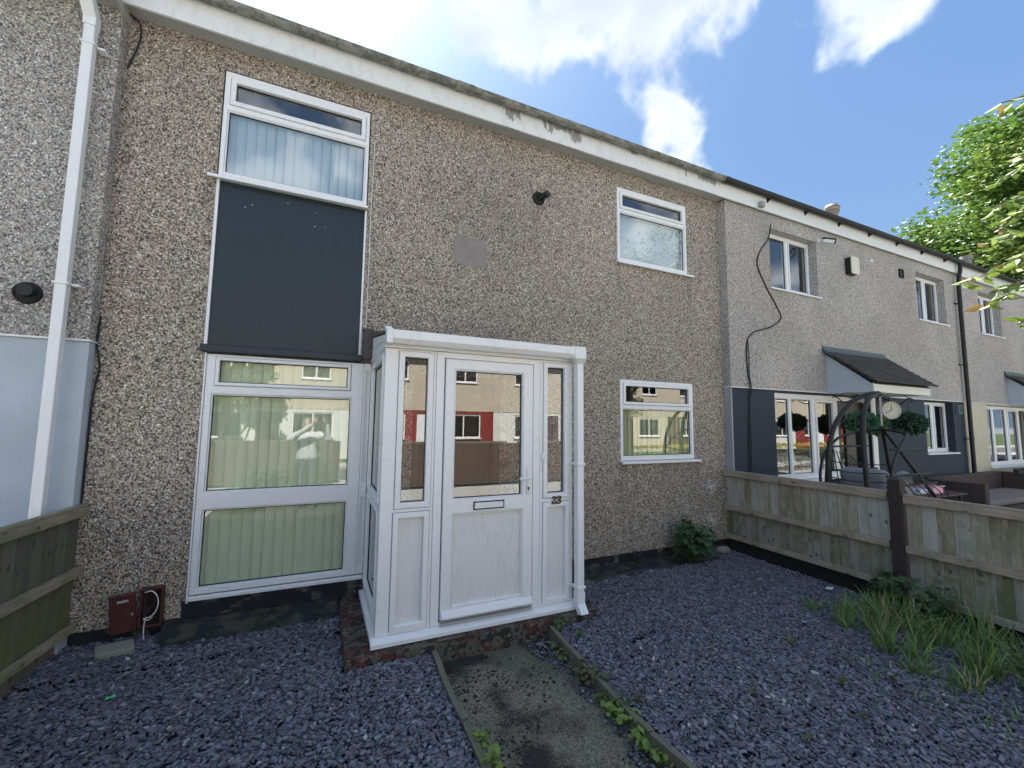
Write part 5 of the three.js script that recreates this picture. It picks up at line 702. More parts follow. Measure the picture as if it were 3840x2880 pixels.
// ---------- the neighbour's front garden ----------
{
  // hanging egg chair: stand of two bent tubes, basket of rods on a chain
  const ch = thing('swing_chair', 'black metal hanging egg chair with curved stand and grey cushions behind the fence', 'chair', [0, 0, 0]);
  const tp = M.black;
  const arcs = [1.52, 1.12].map((z) => tube([[7.0, 0.10, z], [6.86, 0.55, z], [6.80, 1.10, z], [6.82, 1.55, z - (z - 1.32) * 0.1], [6.95, 1.88, z - (z - 1.32) * 0.35], [7.20, 2.10, z - (z - 1.32) * 0.65], [7.52, 2.20, 1.32 + (z - 1.32) * 0.12], [7.62, 2.19, 1.32]], 0.027, 60, 12));
  for (const a of arcs) mesh('stand_tube', a, tp, ch);
  mesh('stand_base', [tube([[7.0, 0.10, 1.52], [7.5, 0.085, 1.86], [8.1, 0.085, 1.6], [8.3, 0.085, 1.32], [8.1, 0.085, 1.04], [7.5, 0.085, 0.78], [7.0, 0.10, 1.12]], 0.027, 60, 10)], tp, ch);
  const links = []; for (let k = 0; k < 14; k++) links.push(new THREE.TorusGeometry(0.013, 0.004, 6, 12).scale(0.75, 1.25, 1).rotateY(k & 1 ? Math.PI / 2 : 0).translate(7.62, 2.14 - k * 0.026, 1.32));
  mesh('chain', links, M.steel, ch);
  const ap = [7.62, 1.77, 1.32];
  for (const z of [1.58, 1.06]) { mesh('basket_pole', rod(ap, [8.42, 0.70, z], 0.021, 12), tp, ch); }
  mesh('basket_rim', [tube([[7.56, 1.70, 1.05], [7.3, 1.62, 0.98], [7.0, 1.35, 0.95], [6.93, 1.0, 0.96], [7.05, 0.70, 1.0]], 0.016, 40, 8), tube([[7.56, 1.70, 1.60], [7.3, 1.62, 1.66], [7.0, 1.35, 1.68], [6.93, 1.0, 1.67], [7.05, 0.70, 1.62]], 0.016, 40, 8), tube([[7.56, 1.70, 1.05], [7.62, 1.74, 1.32], [7.56, 1.70, 1.60]], 0.016, 14, 8)], tp, ch);
  for (const [y, a, b] of [[1.52, 7.06, 7.83], [1.22, 6.95, 8.03], [1.10, 6.94, 8.13], [0.76, 7.05, 8.38]]) for (const z of [1.02, 1.64]) mesh('basket_rail', rod([a, y, z], [b, y, z * 0.9 + 0.132], 0.012, 8), tp, ch);
  const bars = []; for (let k = 0; k < 9; k++) { const u = k / 8, x = lerp(7.05, 8.3, u); bars.push(tube([[lerp(7.0, 7.6, u * 0.8), 1.5 - u * 0.1, 1.02], [x - 0.05, 1.0, 0.97], [x, 0.66, 1.04]], 0.006, 12, 5), tube([[lerp(7.0, 7.6, u * 0.8), 1.22, 1.66], [x - 0.06, 0.95, 1.67], [x, 0.66, 1.6]], 0.006, 12, 5)); }
  for (let k = 0; k < 7; k++) bars.push(tube([[6.97 + 0.0 * k, 1.35 - k * 0.1, 1.0], [6.93, 1.33 - k * 0.1, 1.32], [6.97, 1.35 - k * 0.1, 1.64]], 0.006, 10, 5));
  mesh('basket_bars', bars, tp, ch);
  const cush = (sx, sy, sz, x, y, z, rx, rz) => { const g = mergeVertices(new RoundedBoxGeometry(sx, sy, sz, 6, Math.min(sx, sy, sz) * 0.48).deleteAttribute('uv').deleteAttribute('normal')); g.computeVertexNormals(); return g.rotateX(rx).rotateZ(rz).translate(x, y, z); };
  const cg = std({ map: renderTex([0.26, 0.265, 0.29], 28, 0.1), roughness: 0.95 });
  mesh('seat_cushion', cush(1.05, 0.2, 0.5, 7.62, 0.80, 1.32, 0, 0), cg, ch); mesh('back_cushion', cush(0.16, 0.52, 0.5, 7.20, 1.02, 1.32, 0, 0.25), cg, ch); mesh('back_cushion', cush(0.5, 0.42, 0.16, 7.42, 0.98, 1.52, 0.2, 0.5), cg, ch);
  // rattan corner sofa and table
  const rat = std({ map: tex(256, 256, (i, j) => { const a = (i >> 3) & 1, b = (j >> 2) & 1, f = (a ^ b ? 1 : 0.72) * (0.85 + 0.3 * hash2(i >> 3, j >> 2, 571)); return [0.072 * f, 0.052 * f, 0.045 * f]; }, [0.35, 0.2]), roughness: 0.8 });
  const sofa = thing('rattan_sofa', 'dark brown rattan corner sofa standing by the navy wall', 'sofa');
  mesh('back', metreUV(rbox(11.40, 14.6, 0.06, 0.86, 0.14, 0.26, 0.02, 2)), rat, sofa);
  mesh('arm', metreUV(rbox(11.28, 11.42, 0.06, 0.84, 0.262, 1.02, 0.02, 2)), rat, sofa); mesh('arm', metreUV(rbox(14.45, 14.6, 0.06, 0.86, 0.262, 1.05, 0.02, 2)), rat, sofa);
  mesh('seat', metreUV(rbox(11.425, 14.445, 0.06, 0.42, 0.262, 1.0, 0.02, 2)), rat, sofa);
  mesh('seat_cushion', rbox(11.43, 14.44, 0.425, 0.53, 0.265, 0.99, 0.04, 3), std({ color: RGB(0.24, 0.20, 0.18), roughness: 0.95 }), sofa);
  const tb = thing('rattan_table', 'low brown rattan table in front of the corner sofa', 'table'); mesh('top', metreUV(rbox(11.3, 12.7, 0.46, 0.52, 1.25, 2.1, 0.015, 2)), rat, tb); for (const [x, z] of [[11.36, 1.31], [12.64, 1.31], [11.36, 2.04], [12.64, 2.04]]) mesh('leg', metreUV(rbox(x - 0.04, x + 0.04, 0.05, 0.459, z - 0.04, z + 0.04, 0.008, 1)), rat, tb);
  // trays piled on a garden table just over the fence
  const ft = thing('garden_table', 'small dark garden table behind the fence holding plastic tubs', 'table', [8.98, 0, 1.16]); mesh('top', rbox(-0.5, 0.5, 0.842, 0.867, -0.26, 0.26, 0.01, 2), std({ color: RGB(0.05, 0.015, 0.03), roughness: 0.5 }), ft); for (const [x, z] of [[-0.44, -0.2], [0.44, -0.2], [-0.44, 0.2], [0.44, 0.2]]) mesh('leg', rod([x, 0.05, z], [x, 0.842, z], 0.018, 10), M.black, ft);
  const tub = (w, d, h) => { const o = rectPath(-w / 2, w / 2, -d / 2, d / 2, THREE.Shape); o.holes.push(rectPath(-w / 2 + 0.012, w / 2 - 0.012, -d / 2 + 0.012, d / 2 - 0.012)); return [new THREE.ExtrudeGeometry(o, { depth: h, bevelEnabled: true, bevelSize: 0.005, bevelThickness: 0.004, bevelSegments: 2 }).rotateX(-Math.PI / 2), rbox(-w / 2 + 0.003, w / 2 - 0.003, -0.004, 0.008, -d / 2 + 0.003, d / 2 - 0.003, 0.003, 1), frame(-w / 2 - 0.022, w / 2 + 0.022, -d / 2 - 0.022, d / 2 + 0.022, [[-w / 2 + 0.005, w / 2 - 0.005, -d / 2 + 0.005, d / 2 - 0.005]], 0, 0.014, 0.004).rotateX(-Math.PI / 2).translate(0, h - 0.004, 0)]; };
  const t1 = solo('washing_up_bowl', tub(0.27, 0.22, 0.09), std({ color: RGB(0.72, 0.36, 0.47), roughness: 0.4 }), 'pink plastic tub on the garden table behind the fence', 'tub'); t1.position.set(8.93, 0.873, 1.20);
  const t2 = solo('plastic_tray', tub(0.22, 0.2, 0.05), std({ color: RGB(0.55, 0.66, 0.72), roughness: 0.4 }), 'pale blue plastic tray beside the pink tub', 'tub'); t2.position.set(8.66, 0.873, 1.16);
  const lamp = thing('plastic_jug', 'small clear and grey plastic jug standing just behind the dark post', 'jug', [8.54, 0.868, 1.02]); mesh('body', new THREE.LatheGeometry([[0.0, 0], [0.055, 0], [0.06, 0.02], [0.052, 0.16], [0.035, 0.2], [0.04, 0.24], [0.03, 0.24]].map(([a, b]) => new THREE.Vector2(a, b)), 20), std({ color: RGB(0.4, 0.43, 0.45), roughness: 0.3 }), lamp); mesh('handle', new THREE.TorusGeometry(0.05, 0.01, 6, 16, Math.PI).rotateZ(-Math.PI / 2).translate(0.05, 0.12, 0), std({ color: RGB(0.4, 0.43, 0.45), roughness: 0.3 }), lamp);
  // clock, balls of box, trough
  const ck = thing('hanging_clock', 'round cream double sided clock hanging from a bracket under the canopy', 'clock', [9.72, 2.05, 0.48]); ck.rotation.y = -0.55; ck.scale.setScalar(0.84);
  mesh('casing', [new THREE.CylinderGeometry(0.165, 0.165, 0.09, 40).rotateX(Math.PI / 2), new THREE.TorusGeometry(0.158, 0.017, 10, 40).translate(0, 0, 0.045), new THREE.TorusGeometry(0.158, 0.017, 10, 40).translate(0, 0, -0.045)], std({ color: RGB(0.55, 0.53, 0.44), roughness: 0.5 }), ck);
  const cv = document.createElement('canvas'); cv.width = cv.height = 256; const cx = cv.getContext('2d'); cx.fillStyle = '#c9c8bd'; cx.fillRect(0, 0, 256, 256); cx.fillStyle = '#3b3a38'; cx.font = 'bold 26px serif'; cx.textAlign = 'center'; cx.textBaseline = 'middle'; for (let k = 1; k <= 12; k++) cx.fillText(String(k), 128 + Math.sin(k * Math.PI / 6) * 98, 128 - Math.cos(k * Math.PI / 6) * 98);
  const ct = new THREE.CanvasTexture(cv); ct.colorSpace = THREE.SRGBColorSpace; const fm = std({ map: ct, roughness: 0.5 });
  mesh('face', new THREE.CircleGeometry(0.148, 40).translate(0, 0, 0.0465), fm, ck);
  mesh('hand', [rod([0, 0, 0.05], [0.0, 0.085, 0.05], 0.005, 6), rod([0, 0, 0.053], [-0.10, -0.055, 0.053], 0.004, 6)], M.black, ck);
  mesh('bracket', [rod([0, 0.16, 0], [0, 0.26, 0], 0.008, 8), tube([[0, 0.2, 0], [0.05, 0.23, -0.12], [0.09, 0.22, -0.25], [0.16, 0.18, -0.34]], 0.01, 20, 8)], M.blackMatt, ck);
  const R = rng(577), tuft = [0, 1, 2].map(() => flatLeaf(leafShape([[0, 0], [0.28, 0.25], [0.3, 0.6], [0, 1], [-0.3, 0.6], [-0.28, 0.25]]), 0.3));
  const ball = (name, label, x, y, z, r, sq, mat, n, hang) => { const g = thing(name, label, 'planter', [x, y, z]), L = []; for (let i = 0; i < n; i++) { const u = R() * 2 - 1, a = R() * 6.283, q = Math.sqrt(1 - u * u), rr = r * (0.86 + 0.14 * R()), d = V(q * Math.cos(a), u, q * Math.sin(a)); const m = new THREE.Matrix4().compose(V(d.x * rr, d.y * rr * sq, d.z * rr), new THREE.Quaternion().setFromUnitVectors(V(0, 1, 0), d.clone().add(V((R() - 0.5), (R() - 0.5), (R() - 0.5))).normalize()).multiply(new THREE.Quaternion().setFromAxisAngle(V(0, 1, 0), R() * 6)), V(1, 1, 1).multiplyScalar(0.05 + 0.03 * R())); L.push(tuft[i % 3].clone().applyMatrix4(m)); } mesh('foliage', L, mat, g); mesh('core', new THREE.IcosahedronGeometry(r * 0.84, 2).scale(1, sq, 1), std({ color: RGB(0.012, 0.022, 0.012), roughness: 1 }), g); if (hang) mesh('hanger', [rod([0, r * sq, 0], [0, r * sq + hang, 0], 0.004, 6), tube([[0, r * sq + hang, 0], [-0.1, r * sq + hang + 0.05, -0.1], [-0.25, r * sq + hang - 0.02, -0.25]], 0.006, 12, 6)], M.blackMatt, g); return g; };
  ball('hanging_ball', 'dark green artificial leaf ball hanging beside the small navy wall window', 10.02, 1.83, 0.60, 0.20, 0.78, leafMat(0.035, 0.105, 0.055, 0.25), 420, 0.30);
  ball('topiary_ball', 'small bright green leaf ball hanging near the front door', 9.45, 1.80, 0.42, 0.12, 1, leafMat(0.07, 0.14, 0.03, 0.2), 200, 0.34);
  ball('hanging_basket', 'bushy dark green hanging basket behind the swing chair tubes', 8.74, 1.84, 0.55, 0.18, 0.70, leafMat(0.06, 0.18, 0.10, 0.3), 420, 0.28);
  const scroll = (x) => solo('scroll_bracket', tube([[x, 2.29, 0.13], [x, 2.24, 0.22], [x, 2.16, 0.30], [x, 2.20, 0.42], [x, 2.27, 0.50], [x, 2.24, 0.56], [x, 2.20, 0.52]], 0.008, 40, 6), M.blackMatt, 'black scrolled iron bracket under the canopy', 'bracket', 'scroll brackets under the canopy'); scroll(8.78); scroll(10.30);
  const fr = thing('small_picture', 'small dark framed plaque on the navy wall below the clock', 'plaque', [10.28, 1.93, 0.106]); mesh('frame', frame(-0.09, 0.09, -0.08, 0.08, [[-0.065, 0.065, -0.055, 0.055]], 0, 0.02, 0.003), M.black, fr); mesh('board', box(-0.0649, 0.0649, -0.0549, 0.0549, 0.001, 0.008), std({ color: RGB(0.1, 0.1, 0.11), roughness: 0.6 }), fr);
  // vase with spiky plant on the window board inside
  const vs = thing('vase', 'pale tall vase with spiky leaves standing inside the navy house window', 'vase', [8.02, 0.955, -0.12]); mesh('pot', new THREE.LatheGeometry([[0, 0], [0.05, 0], [0.045, 0.05], [0.075, 0.2], [0.085, 0.32], [0.05, 0.42], [0.06, 0.47], [0.055, 0.47]].map(([a, b]) => new THREE.Vector2(a, b)), 24), std({ color: RGB(0.42, 0.43, 0.42), roughness: 0.3 }), vs);
  for (let k = 0; k < 16; k++) { const a = k * 2.4, t = 0.2 + 0.25 * R(); mesh('leaf', tube([[0, 0.45, 0], [Math.cos(a) * t * 0.5, 0.62, Math.sin(a) * t * 0.3], [Math.cos(a) * t, 0.62 + 0.16 * R(), Math.sin(a) * t * 0.5]], 0.007, 8, 4), leafMat(0.16, 0.2, 0.17, 0.1), vs); }
  // black railings before the cream house
  const rl = thing('railing', 'low black slatted railing before the cream fronted house', 'railing', [0, 0, 0]); for (let k = 0; k < 14; k++) mesh('slat', rbox(14.5 + k * 0.22, 14.62 + k * 0.22, 0.1, 0.93, 0.42, 0.45, 0.004, 1), M.blackMatt, rl); for (const y of [0.35, 0.82]) mesh('rail', rbox(14.45, 17.6, y, y + 0.08, 0.455, 0.50, 0.005, 1), M.blackMatt, rl);
}

// ---------- trees ----------
const barkMat = std({ map: tex(256, 512, (i, j) => { const f = 0.6 + 0.8 * fbm(i / 9, j / 34, 5, 0, 601); return [0.075 * f, 0.058 * f, 0.045 * f]; }, [0.4, 0.8]), bumpMap: grain, bumpScale: 0.01, roughness: 0.95 });
const cherryLeaf = (() => { const s = []; for (let i = 0; i <= 16; i++) { const t = i / 16; s.push([0.235 * Math.sin(Math.PI * Math.pow(t, 0.85)) * (1 - 0.25 * t) + (i % 2 ? 0.012 : 0), t]); } for (let i = 15; i >= 1; i--) { const t = i / 16; s.push([-0.235 * Math.sin(Math.PI * Math.pow(t, 0.85)) * (1 - 0.25 * t) - (i % 2 ? 0.012 : 0), t]); } return flatLeaf(leafShape(s), 0.32); })();
{
  const R = rng(611), t = thing('cherry_tree', 'cherry tree whose leafy boughs hang in over the neighbouring garden', 'tree', [0, 0, 0]);
  mesh('trunk', [rod([8.9, -0.05, 5.0], [8.75, 1.6, 4.9], 0.14, 14, 0.11), rod([8.75, 1.6, 4.9], [8.6, 2.5, 4.7], 0.11, 12, 0.09)], barkMat, t);
  const limbs = [[[8.7, 2.2, 4.8], [8.3, 3.2, 4.2], [7.9, 4.1, 3.7], [7.6, 5.2, 3.2]], [[8.7, 2.3, 4.8], [8.0, 2.9, 3.9], [7.5, 3.2, 3.2]], [[8.7, 2.4, 4.8], [9.3, 3.6, 4.4], [9.6, 5.0, 4.0], [9.5, 6.0, 3.7]], [[8.6, 2.5, 4.7], [8.7, 4.0, 5.2], [8.6, 5.6, 5.6]], [[8.3, 3.2, 4.2], [7.7, 3.9, 3.5], [7.3, 4.3, 3.1]]];
  limbs.forEach((l) => mesh('limb', tube(l, 0.045, 16, 8), barkMat, t));
  const fresh = leafMat(0.21, 0.29, 0.05, 0.5), mid = leafMat(0.12, 0.20, 0.04, 0.45), bronze = leafMat(0.22, 0.15, 0.05, 0.45), twM = std({ color: RGB(0.10, 0.065, 0.04), roughness: 0.9 });
  const twigs = [[[7.5, 3.45, 2.95], [7.0, 3.30, 2.72], [6.45, 3.10, 2.52]], [[7.5, 3.35, 2.9], [7.0, 3.15, 2.78], [6.6, 3.0, 2.68]], [[7.6, 3.9, 3.05], [7.1, 3.65, 2.85], [6.55, 3.42, 2.70]], [[7.6, 4.1, 3.05], [7.1, 4.0, 2.88], [6.6, 3.75, 2.74]], [[7.4, 4.9, 3.2], [6.9, 4.8, 3.0], [6.45, 4.62, 2.88]], [[7.4, 3.0, 3.1], [6.9, 2.85, 2.95], [6.5, 2.66, 2.84]], [[7.7, 4.4, 3.0], [7.2, 4.3, 2.84], [6.75, 4.05, 2.74]], [[7.6, 3.7, 2.95], [7.2, 3.45, 2.76], [6.85, 3.25, 2.60]], [[7.5, 3.6, 3.05], [7.1, 3.5, 2.92], [6.7, 3.33, 2.84]], [[7.7, 3.4, 2.85], [7.35, 3.15, 2.66], [7.0, 2.98, 2.5]], [[7.7, 4.15, 2.95], [7.35, 3.95, 2.75], [7.05, 3.7, 2.62]], [[7.5, 4.45, 3.05], [7.1, 4.35, 2.95], [6.7, 4.2, 2.86]]];
  for (const tw of twigs) {
    const c = new THREE.CatmullRomCurve3(tw.map((p) => V(...p))), n = 22; mesh('twig', new THREE.TubeGeometry(c, 14, 0.006, 5), twM, t);
    for (let i = 1; i <= n; i++) { const u = i / n, p = c.getPoint(u), s = 0.095 + 0.05 * R(), m = mesh('leaf', cherryLeaf, u > 0.96 && R() < 0.5 ? bronze : R() < 0.6 ? fresh : mid, t); m.position.copy(p).add(V((R() - 0.5) * 0.05, (R() - 0.5) * 0.05, (R() - 0.5) * 0.05)); m.quaternion.setFromEuler(new THREE.Euler(1.5 + R() * 1.1, R() * 6.283, 0, 'YXZ')).multiply(new THREE.Quaternion().setFromAxisAngle(V(0, 1, 0), (R() - 0.5) * 3)); m.scale.setScalar(s); }
  }
  const L = [], inst = [];
  for (let k = 0; k < 105; k++) { let x, y, z; do { x = 8.0 + R() * 3.6; y = 3.0 + R() * 4.2; z = 2.5 + R() * 4.0; } while (((x - 9.6) / 1.8) ** 2 + ((y - 5.0) / 2.2) ** 2 + ((z - 4.4) / 2.1) ** 2 > 1 || z < 2.62 + (x - 7.4) * -0.05); for (let i = 0; i < 34; i++) inst.push([x + (R() - 0.5) * 0.55, y + (R() - 0.5) * 0.45, z + (R() - 0.5) * 0.55, 0.09 + 0.04 * R()]); }
  const im = new THREE.InstancedMesh(cherryLeaf, mid, inst.length), q = new THREE.Quaternion(); im.name = 'crown'; im.userData.kind = 'stuff'; inst.forEach(([x, y, z, s], i) => im.setMatrixAt(i, new THREE.Matrix4().compose(V(x, y, z), q.setFromEuler(new THREE.Euler(1.4 + R() * 1.2, R() * 6.283, (R() - 0.5), 'YXZ')).clone(), V(s, s, s)))); im.castShadow = true; t.add(im);
}
function bigTree(label, cx, cy, cz, rx, ry, rz, clumps, per, leaf, seed, name = 'broadleaf_tree', cols = [[0.125, 0.215, 0.036], [0.082, 0.16, 0.03], [0.18, 0.26, 0.048]]) {
  const R = rng(seed), t = thing(name, label, 'tree', [cx, 0, cz]);
  mesh('trunk', [rod([0, -0.1, 0], [0.1, cy * 0.45, 0], ry * 0.055, 14, ry * 0.042), rod([0.1, cy * 0.45, 0], [0, cy + ry * 0.3, 0.1], ry * 0.042, 10, ry * 0.012)], barkMat, t);
  for (let k = 0; k < 9; k++) { const a = k * 2.4, h = cy - ry * (0.65 - 0.1 * k); mesh('limb', tube([[0.05, Math.max(0.5, h - ry * 0.25), 0], [Math.cos(a) * rx * 0.35, h + ry * 0.05, Math.sin(a) * rz * 0.35], [Math.cos(a) * rx * 0.75, h + ry * 0.3, Math.sin(a) * rz * 0.75]], ry * 0.014, 12, 6), barkMat, t); }
  const lf = flatLeaf(lobed(3, 0.35), 0.3), n = clumps * per, im = new THREE.InstancedMesh(lf, phys({ color: RGB(1, 1, 1), roughness: 0.7, transmission: 0.42, thickness: 0, side: THREE.DoubleSide }), n), q = new THREE.Quaternion(), e = new THREE.Euler(), cc = new THREE.Color(); let o = 0;
  for (let k = 0; k < clumps; k++) { const u = R() * 2 - 1, a = R() * 6.283, s = Math.sqrt(1 - u * u), rr = 0.45 + 0.55 * Math.pow(R(), 0.4) + (R() - 0.5) * 0.16, px = s * Math.cos(a) * rx * rr, py = cy + u * ry * rr, pz = s * Math.sin(a) * rz * rr, cr = (0.10 + 0.09 * R()) * rx, tone = R();
    for (let i = 0; i < per; i++) { const v = R() * 2 - 1, b = R() * 6.283, w = Math.sqrt(1 - v * v), r = cr * Math.pow(R(), 0.45); e.set(-0.6 - R() * 1.4, R() * 6.283, (R() - 0.5) * 1.2, 'YXZ'); const sc = leaf * (0.6 + 0.8 * R()); im.setMatrixAt(o, new THREE.Matrix4().compose(V(px + w * Math.cos(b) * r * 1.2, py + v * r * 0.7, pz + w * Math.sin(b) * r * 1.2), q.setFromEuler(e), V(sc, sc, sc))); const c = tone < 0.5 ? cols[0] : tone < 0.8 ? cols[1] : cols[2], f = 0.75 + 0.5 * R(); im.setColorAt(o++, cc.setRGB(c[0] * f, c[1] * f, c[2] * f)); } }
  im.name = 'crown'; im.userData.kind = 'stuff'; im.castShadow = im.receiveShadow = true; t.add(im); return t;
}
bigTree('large bright green tree rising behind the roofs at the end of the row', 34, 10.3, -0.4, 8.0, 7.7, 7.4, 540, 290, 0.205, 621);
bigTree('garden tree on the far side of the road left of the red fronted house', -2.5, 4.2, 15.9, 2.0, 2.2, 1.6, 60, 90, 0.14, 623);
bigTree('garden tree on the far side of the road by the corner house', 16.5, 4.0, 16.0, 2.2, 2.4, 1.7, 60, 90, 0.14, 625);
function shrub(label, x, z, rx, ry, rz, n, leaf, seed, cols, name = 'shrub', y0 = 0, boxy = 0) {
  const R = rng(seed), t = thing(name, label, name === 'hedge' ? 'hedge' : 'shrub', [x, y0, z]), lf = flatLeaf(leafShape([[0, 0], [0.3, 0.3], [0.28, 0.65], [0, 1], [-0.28, 0.65], [-0.3, 0.3]]), 0.3), q = new THREE.Quaternion(), e = new THREE.Euler(), cc = new THREE.Color();
  mesh('stems', [...Array(7)].map((_, k) => tube([[(R() - 0.5) * rx * 0.5, -0.05, (R() - 0.5) * rz * 0.5], [(R() - 0.5) * rx, ry * 0.8, (R() - 0.5) * rz], [(R() - 0.5) * rx * 1.5, ry * 1.5, (R() - 0.5) * rz * 1.2]], 0.012, 8, 5)), barkMat, t);
  const im = new THREE.InstancedMesh(lf, phys({ color: RGB(1, 1, 1), roughness: 0.7, transmission: 0.35, thickness: 0, side: THREE.DoubleSide }), n);
  for (let i = 0; i < n; i++) { let px, py, pz; if (boxy) { px = (R() * 2 - 1) * rx; py = ry * 2 * R(); pz = (R() * 2 - 1) * rz; if (R() < 0.55) py = ry * (1.92 + 0.12 * R()); else if (R() < 0.7) pz = rz * (R() < 0.5 ? -1 : 1) * (0.93 + 0.1 * R()); } else { const u = R() * 2 - 1, a = R() * 6.283, s = Math.sqrt(1 - u * u), r = Math.pow(R(), 0.35) * (0.8 + 0.3 * vnoise(a * 2, u * 3, 0, seed)); px = s * Math.cos(a) * rx * r; py = ry + u * ry * r; pz = s * Math.sin(a) * rz * r; } e.set(-0.5 - R() * 1.4, R() * 6.283, R() - 0.5, 'YXZ'); const sc = leaf * (0.6 + 0.8 * R()); im.setMatrixAt(i, new THREE.Matrix4().compose(V(px, py, pz), q.setFromEuler(e), V(sc, sc, sc))); const c = boxy && py > ry * 1.8 ? cols[2] : cols[R() < 0.5 ? 0 : 1], f = 0.75 + 0.5 * R(); im.setColorAt(i, cc.setRGB(c[0] * f, c[1] * f, c[2] * f)); }
  im.name = 'foliage'; im.userData.kind = 'stuff'; im.castShadow = im.receiveShadow = true; t.add(im); return t;
}
const gcol = [[0.06, 0.12, 0.03], [0.10, 0.17, 0.04], [0.42, 0.38, 0.04]];
shrub('green shrub by the left boundary near the footpath', 0.1, 6.0, 0.6, 0.42, 0.4, 1500, 0.07, 631, gcol);
shrub('taller green shrub by the garden path near the footpath', 1.0, 6.1, 0.5, 0.55, 0.4, 1500, 0.07, 633, gcol);
shrub('low leafy shrub growing beside the person with the phone', -0.1, 4.9, 0.35, 0.3, 0.35, 900, 0.06, 635, gcol);
shrub('long clipped hedge with golden top across the road side gardens', 18, 7.0, 8.5, 0.5, 0.4, 12000, 0.07, 637, gcol, 'hedge', 0, 1);

// ---------- houses across the road, mirrored in the glass ----------
{
  const rendW = M.cream, beige = plaster([0.50, 0.44, 0.34], 31), red = plaster([0.22, 0.022, 0.018], 32), white = plaster([0.66, 0.64, 0.60], 33), brown = plaster([0.12, 0.08, 0.06], 34), dk = M.dark;
  const lowers = [[-4.5, brown, 'beige terraced house with brown ground floor across the road'], [2.4, white, 'beige terraced house with white ground floor across the road'], [9.3, red, 'beige terraced house with red painted ground floor across the road'], [16.2, white, 'beige terraced house with white ground floor next to the red one'], [23.1, M.cream, 'beige terraced house with cream ground floor beyond the white ones across the road'], [-11.4, M.leftBlue, 'beige terraced house with blue ground floor at the left end across the road'], [30.0, brown, 'beige terraced house with brown ground floor next to the cream one'], [36.9, white, 'beige terraced house with white ground floor two doors beyond the cream one'], [43.8, red, 'second beige terraced house with red painted ground floor, at the far end across the road']];
  for (const [x1, low, lab] of lowers) {
    const h = thing('opposite_house', lab, 'house', [x1, 0, 18]); h.rotation.y = Math.PI;
    const up = [[0.9, 2.2, 3.75, 4.75], [4.4, 5.7, 3.75, 4.75]], dn = [[0.7, 2.5, 0.95, 2.15], [4.5, 5.7, 0.95, 2.15]];
    mesh('upper_wall', slab(0.002, 6.898, 2.30, 5.15, up, 0, 0.2), beige, h); mesh('ground_wall', slab(0.002, 6.898, -0.1, 2.295, [...dn, [3.0, 3.95, 0.05, 2.15]], -0.02, 0.2), low, h);
    mesh('roof', metreUV(extrX([[0.35, 5.12], [0.35, 5.2], [-3.8, 6.9], [-8, 5.2], [-8, 5.12]], 0.0, 6.9)), M.roof, h); mesh('fascia', box(0.0, 6.9, 5.0, 5.2, 0.351, 0.37), M.upvcPlain, h); mesh('soffit', box(0.01, 6.89, 5.10, 5.118, -0.19, 0.349), M.soffit, h);
    mesh('rear_wall', box(0.1, 6.8, -0.1, 5.1, -8, -7.8), M.room, h); for (const a of [0.003, 6.797]) mesh('party_wall', box(a, a + 0.1, -0.1, 5.1, -7.79, -0.24), M.room, h); mesh('upper_floor', box(0.11, 6.79, 2.2, 2.3, -7.79, -0.24), M.room, h);
    for (const [a, b, c, d] of [...up, ...dn]) win(h, 'window', { x0: a + 0.003, x1: b - 0.003, y0: c + 0.003, y1: d - 0.003, z: -0.05, lights: [{ r: [a + 0.07, (a + b) / 2 - 0.035, c + 0.08, d - 0.08] }, { r: [(a + b) / 2 + 0.035, b - 0.07, c + 0.08, d - 0.08] }], sill: [a - 0.04, b + 0.04, 0.06] });
    const dr = mesh('front_door', rbox(3.003, 3.947, 0.051, 2.149, -0.12, -0.06, 0.005, 1), low === red ? M.upvc : std({ color: RGB(0.05, 0.03, 0.025), roughness: 0.5 }), h); mesh('door_handle', rbox(3.12, 3.15, 1.0, 1.15, -0.059, -0.02, 0.005, 1), M.steel, dr);
  }
  for (const [x, lab] of [[-4.6, 'brown garden fence before the brown fronted house'], [2.6, 'brown garden fence before the red fronted house'], [9.5, 'brown garden fence before the white fronted house']]) fencePanel('garden_fence', lab, [x, -0.05, 15.5], Math.PI / 2, 6.4, 0.05, 0.95, -1, plankL, null, railL, null, [0.5], 0.14);
  const tub2 = thing('wheelbarrow', 'upturned dark green wheelbarrow tray in the garden across the road', 'wheelbarrow', [6.4, 0.0, 16.4]); mesh('tray', new THREE.CylinderGeometry(0.34, 0.5, 0.35, 4, 1).rotateY(Math.PI / 4).rotateZ(0.3).translate(0, 0.3, 0), std({ color: RGB(0.02, 0.10, 0.06), roughness: 0.5 }), tub2); mesh('handle', [rod([0.3, 0.35, -0.2], [0.95, 0.12, -0.22], 0.02, 8), rod([0.3, 0.35, 0.2], [0.95, 0.12, 0.22], 0.02, 8)], M.black, tub2);
}

